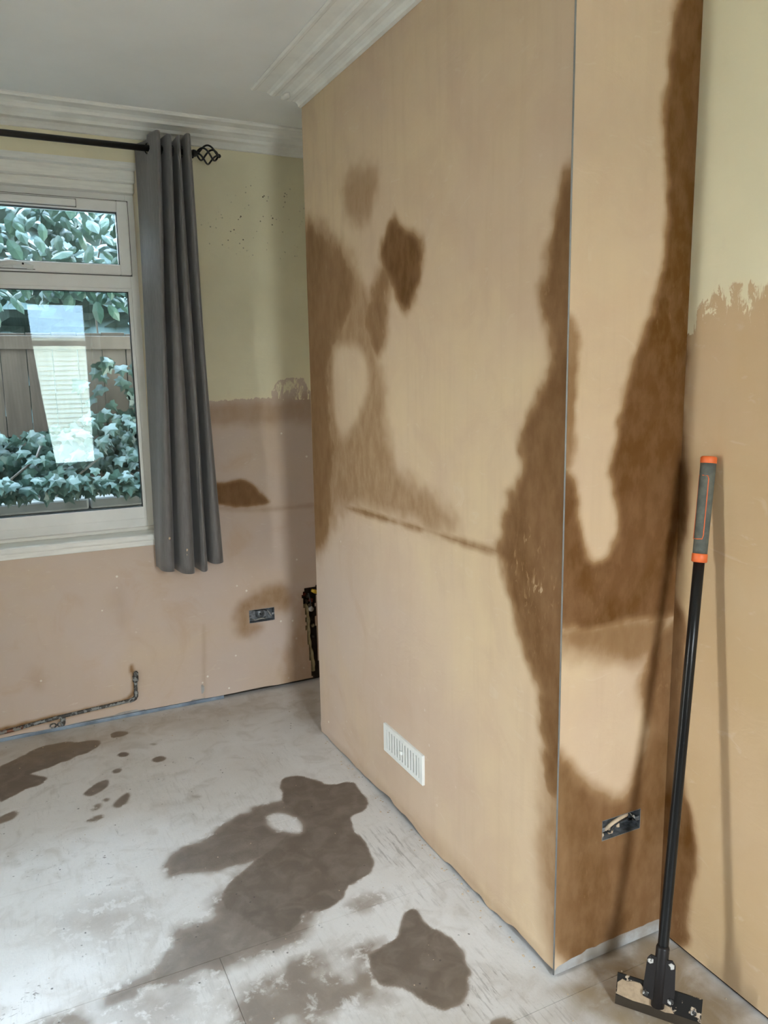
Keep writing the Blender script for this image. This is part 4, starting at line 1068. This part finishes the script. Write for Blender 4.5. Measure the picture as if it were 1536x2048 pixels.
# ------------------------------------------------------------------ plaster crumbs on the floor
V, Fc = [], []
def crumb(x, y, r):
    b = len(V)
    for q in range(5):
        a_ = q * 1.2566 + rng.random() * 0.6
        V.append((x + r * math.cos(a_) * (0.7 + 0.6 * rng.random()), y + r * math.sin(a_) * (0.7 + 0.6 * rng.random()), 0.0002))
    V.append((x, y, r * (0.5 + 0.5 * rng.random())))
    for q in range(5): Fc.append((b + q, b + (q + 1) % 5, b + 5))
for _ in range(70):
    y = rng.uniform(0.0, 1.6); crumb(-0.008 - abs(rng.gauss(0, 0.02)), y, rng.uniform(0.0012, 0.0045))
for _ in range(60): crumb(rng.uniform(-0.05, 0.36), rng.uniform(-0.5, -0.03), rng.uniform(0.001, 0.004))
for _ in range(60): crumb(rng.uniform(-1.3, 0.2), rng.uniform(1.9, 2.28), rng.uniform(0.001, 0.004))
for _ in range(90): crumb(rng.uniform(-1.3, 0.0), rng.uniform(0.0, 2.2), rng.uniform(0.0008, 0.0024))
cb_ = mesh_obj('plaster_crumbs', V, Fc, M['skim'])
cb_['kind'] = 'stuff'; cb_['label'] = 'scattered plaster crumbs along the foot of the walls'; cb_['category'] = 'crumbs'

# ------------------------------------------------------------------ outside: garden wall, ivy, overhanging shrub, street
GY = D + 0.34
bmc = bmesh.new(); add_box(bmc, (-6, GY, -0.6), (4, D + 14, -0.25)); structure(bm_obj('ground', bmc, M['road']))
bmc = bmesh.new(); add_box(bmc, (-25, YR - 30, -0.6), (25, YR - 0.35, -0.25)); structure(bm_obj('pavement', bmc, M['paving']))
gw = bpy.data.objects.new('garden_wall', None); COL.objects.link(gw); structure(gw, 'low dark stone garden wall under the ivy outside the window')
random.seed(3)
for r in range(6):
    x = -3.2 - 0.2 * (r % 2)
    while x < 1.4:
        w_ = rng.uniform(0.28, 0.5)
        z0 = -0.25 + r * 0.195
        box('stone', (x + 0.006, D + 0.82 - rng.uniform(0, 0.015), z0 + 0.005), (x + w_ - 0.006, D + 1.1, z0 + 0.190), M['stone'], gw, 0.012)
        x += w_
x = -3.2
while x < 1.4:
    box('coping_stone', (x + 0.004, D + 0.79, 0.922), (x + 0.596, D + 1.14, 0.985), M['stone'], gw, 0.012)
    x += 0.6
fe = thing('fence', 'dark weathered board fence behind the ivy outside the window', 'fence', (-1.0, D + 1.5, -0.25))
x = -3.2
while x < 1.5:
    box('board', (x + 0.002, D + 1.50 + rng.uniform(0, 0.006), -0.25), (x + 0.143, D + 1.52, 1.92 + rng.uniform(-0.006, 0.006)), M['fence'], fe, 0.002)
    x += 0.145
for z in (0.4, 1.82):
    box('rail', (-3.2, D + 1.455, z), (1.5, D + 1.502, z + 0.08), M['fence'], fe, 0.003)
adopt(fe)

def leaf_mesh(name, outline, mat, bend=0.25):
    c = len(outline)
    V = [(x, y, -bend * (x * x + 0.5 * y * y)) for x, y in outline] + [(0, 0.45, 0.05)]
    Fc = [(i, (i + 1) % c, c) for i in range(c)]
    me = bpy.data.meshes.new(name)
    me.from_pydata(V, [], Fc); me.update()
    me.materials.append(mat)
    return me
IVY = [(0.0, 0.0), (0.22, -0.10), (0.50, 0.02), (0.36, 0.30), (0.44, 0.58), (0.18, 0.62), (0.0, 1.0), (-0.18, 0.62), (-0.44, 0.58), (-0.36, 0.30), (-0.50, 0.02), (-0.22, -0.10)]
LAU = [(0.0, 0.0), (0.16, 0.14), (0.26, 0.40), (0.22, 0.70), (0.0, 1.0), (-0.22, 0.70), (-0.26, 0.40), (-0.16, 0.14)]
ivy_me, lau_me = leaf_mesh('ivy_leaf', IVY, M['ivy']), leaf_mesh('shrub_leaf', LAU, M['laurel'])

def leaf_matrix(loc, size, face, spread, droop):
    """a leaf whose face looks roughly along `face`, its tip hanging down"""
    n_ = Vector(face) + Vector((rng.gauss(0, spread), rng.gauss(0, spread * 0.5), rng.gauss(0, spread)))
    n_.normalize()
    d_ = Vector((rng.gauss(0, 0.5), rng.gauss(0, 0.2), -droop))
    y_ = (d_ - n_ * d_.dot(n_)).normalized()
    x_ = y_.cross(n_)
    mm = Matrix((x_, y_, n_)).transposed().to_4x4()
    return Matrix.Translation(loc) @ mm @ Matrix.Diagonal((size, size, size, 1))

def plant(name, label, cat, loc, me, spots, rest, stem_paths, mat):
    t = thing(name, label, cat, loc)
    for mm in spots:
        o = bpy.data.objects.new('leaf', me); COL.objects.link(o)
        o.matrix_world = mm
        o.parent = t
    V, Fc = [], []
    src = [v.co.copy() for v in me.vertices]; pf = [tuple(p.vertices) for p in me.polygons]
    for mm in rest:
        b = len(V)
        V.extend(mm @ c for c in src); Fc.extend(tuple(i + b for i in f) for f in pf)
    if V:
        s_ = mesh_obj('foliage', V, Fc, me.materials[0], t); s_['kind'] = 'stuff'
    for pth in stem_paths: tube('stem', pth, 0.006, M['fence'], t, 6)
    adopt(t)
    return t
def ivy_spot(front):
    while True:
        x = rng.uniform(-1.75, 0.1) if front else rng.uniform(-2.7, 0.8)
        z = rng.uniform(1.0, 1.36 + 0.05 * math.sin(x * 7))
        # thicker to the side nearest the curtain
        if rng.random() < 0.45 + 0.5 * (z < 1.22): break
    y = D + 0.95 + 0.32 * (z - 0.97) + rng.uniform(-0.05, 0.05) - (0.04 if front else -0.06)
    if z < 1.09: y = D + 0.74 - rng.uniform(0, 0.03)
    return leaf_matrix(Vector((x, y, z + 0.03)), rng.uniform(0.055, 0.095), (-0.1, -1, 0.55), 0.4, 0.8)
plant('ivy', 'dark glossy ivy trailing over the low garden wall outside the window', 'ivy', (-1.0, D + 0.95, 0.985), ivy_me,
      [ivy_spot(True) for _ in range(300)], [ivy_spot(False) for _ in range(1500)],
      [[(x0, D + 1.0, 0.995), (x0 + 0.1, D + 0.92, 1.05), (x0 + 0.3, D + 0.96, 1.2), (x0 + 0.36, D + 1.05, 1.32)] for x0 in np.arange(-2.4, 0.4, 0.35)], None)
def shrub_spot(front):
    while True:
        x = rng.uniform(-1.9, 0.3) if front else rng.uniform(-2.9, 1.2)
        z = rng.uniform(1.96, 2.95) if front else rng.uniform(2.12, 2.98)
        if z > 2.08 or rng.random() < 0.5: break
    y = D + 1.22 + rng.uniform(-0.10, 0.10) if front else D + 1.36 + rng.uniform(-0.1, 0.12)
    return leaf_matrix(Vector((x, y, z)), rng.uniform(0.075, 0.14), (0, -1, 0.75), 0.4, 0.7)
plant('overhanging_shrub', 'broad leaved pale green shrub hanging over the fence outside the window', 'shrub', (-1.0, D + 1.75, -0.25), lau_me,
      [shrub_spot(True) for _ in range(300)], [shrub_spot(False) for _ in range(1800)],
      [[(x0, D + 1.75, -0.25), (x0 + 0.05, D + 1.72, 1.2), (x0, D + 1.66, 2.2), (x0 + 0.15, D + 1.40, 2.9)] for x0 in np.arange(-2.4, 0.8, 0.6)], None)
# climbing growth down the side of the fence
def climb_spot():
    x = rng.uniform(-0.75, 0.45); z = rng.uniform(1.2, 1.76)
    return leaf_matrix(Vector((x, D + 1.32 + rng.uniform(-0.04, 0.04), z)), rng.uniform(0.06, 0.11), (-0.1, -1, 0.5), 0.45, 0.8)
plant('climbing_ivy', 'dark ivy climbing the fence beside the curtain, outside the window', 'ivy', (-0.1, D + 1.47, -0.25), ivy_me,
      [climb_spot() for _ in range(150)], [], [[(0.0, D + 1.42, -0.25), (-0.1, D + 1.40, 0.9), (-0.2, D + 1.39, 1.8)], [(0.3, D + 1.42, -0.25), (0.25, D + 1.40, 1.0), (0.2, D + 1.39, 1.8)]], None)
# hedge mass behind
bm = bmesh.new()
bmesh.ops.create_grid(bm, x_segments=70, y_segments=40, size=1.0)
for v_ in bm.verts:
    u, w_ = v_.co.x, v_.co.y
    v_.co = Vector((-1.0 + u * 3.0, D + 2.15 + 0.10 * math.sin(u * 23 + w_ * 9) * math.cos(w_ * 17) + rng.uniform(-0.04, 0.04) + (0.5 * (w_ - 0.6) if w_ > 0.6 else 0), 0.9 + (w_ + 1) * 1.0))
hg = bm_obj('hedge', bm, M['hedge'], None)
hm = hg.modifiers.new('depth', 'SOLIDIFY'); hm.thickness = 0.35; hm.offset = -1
bmc = bmesh.new(); add_box(bmc, (-9, D + 3.1, -0.6), (7, D + 3.4, 3.05)); structure(bm_obj('wall_garden_added', bmc, M['masonry']), 'tall dark wall added behind the garden planting to cut skylight')  # added wall, its height set to hold back skylight
bmc = bmesh.new(); add_box(bmc, (-9, D + 0.05, H + 0.1), (7, D + 0.33, 6.0)); structure(bm_obj('wall_upper_added', bmc, M['masonry']))  # unseen upper wall added to shade the planting from the sky
for xa in (-9.2, 3.4):
    bmc = bmesh.new(); add_box(bmc, (xa, D + 0.34, -0.6), (xa + 0.3, D + 3.1, 6.0)); structure(bm_obj('wall_passage', bmc, M['masonry']))
hg['label'], hg['category'] = 'deep shade of hedge growth behind the garden fence', 'hedge'
# pale clad house across the street, seen only as a reflection
bmc = bmesh.new(); add_box(bmc, (-25, YR - 0.35, -0.6), (XL - 0.35, 9, -0.25)); structure(bm_obj('pavement', bmc, M['paving']))
hs = bpy.data.objects.new('facing_house', None); COL.objects.link(hs); structure(hs, 'pale clad house across the street, reflected in the window')
HY = YR - 18.0
for i in range(22):
    z = -0.25 + i * 0.15
    prism('cladding_board', [(0, z), (0.06, z), (0.012, z + 0.15), (0, z + 0.15)], 'x', -9, 8, M['house'], hs, lambda p, a: (a, HY + p[0], p[1]))
prism('roof', [(0.4, 3.0), (0.4, 3.1), (-3.0, 4.4), (-3.0, 3.0)], 'x', -9.2, 8.2, M['slate'], hs, lambda p, a: (a, HY + p[0], p[1]))
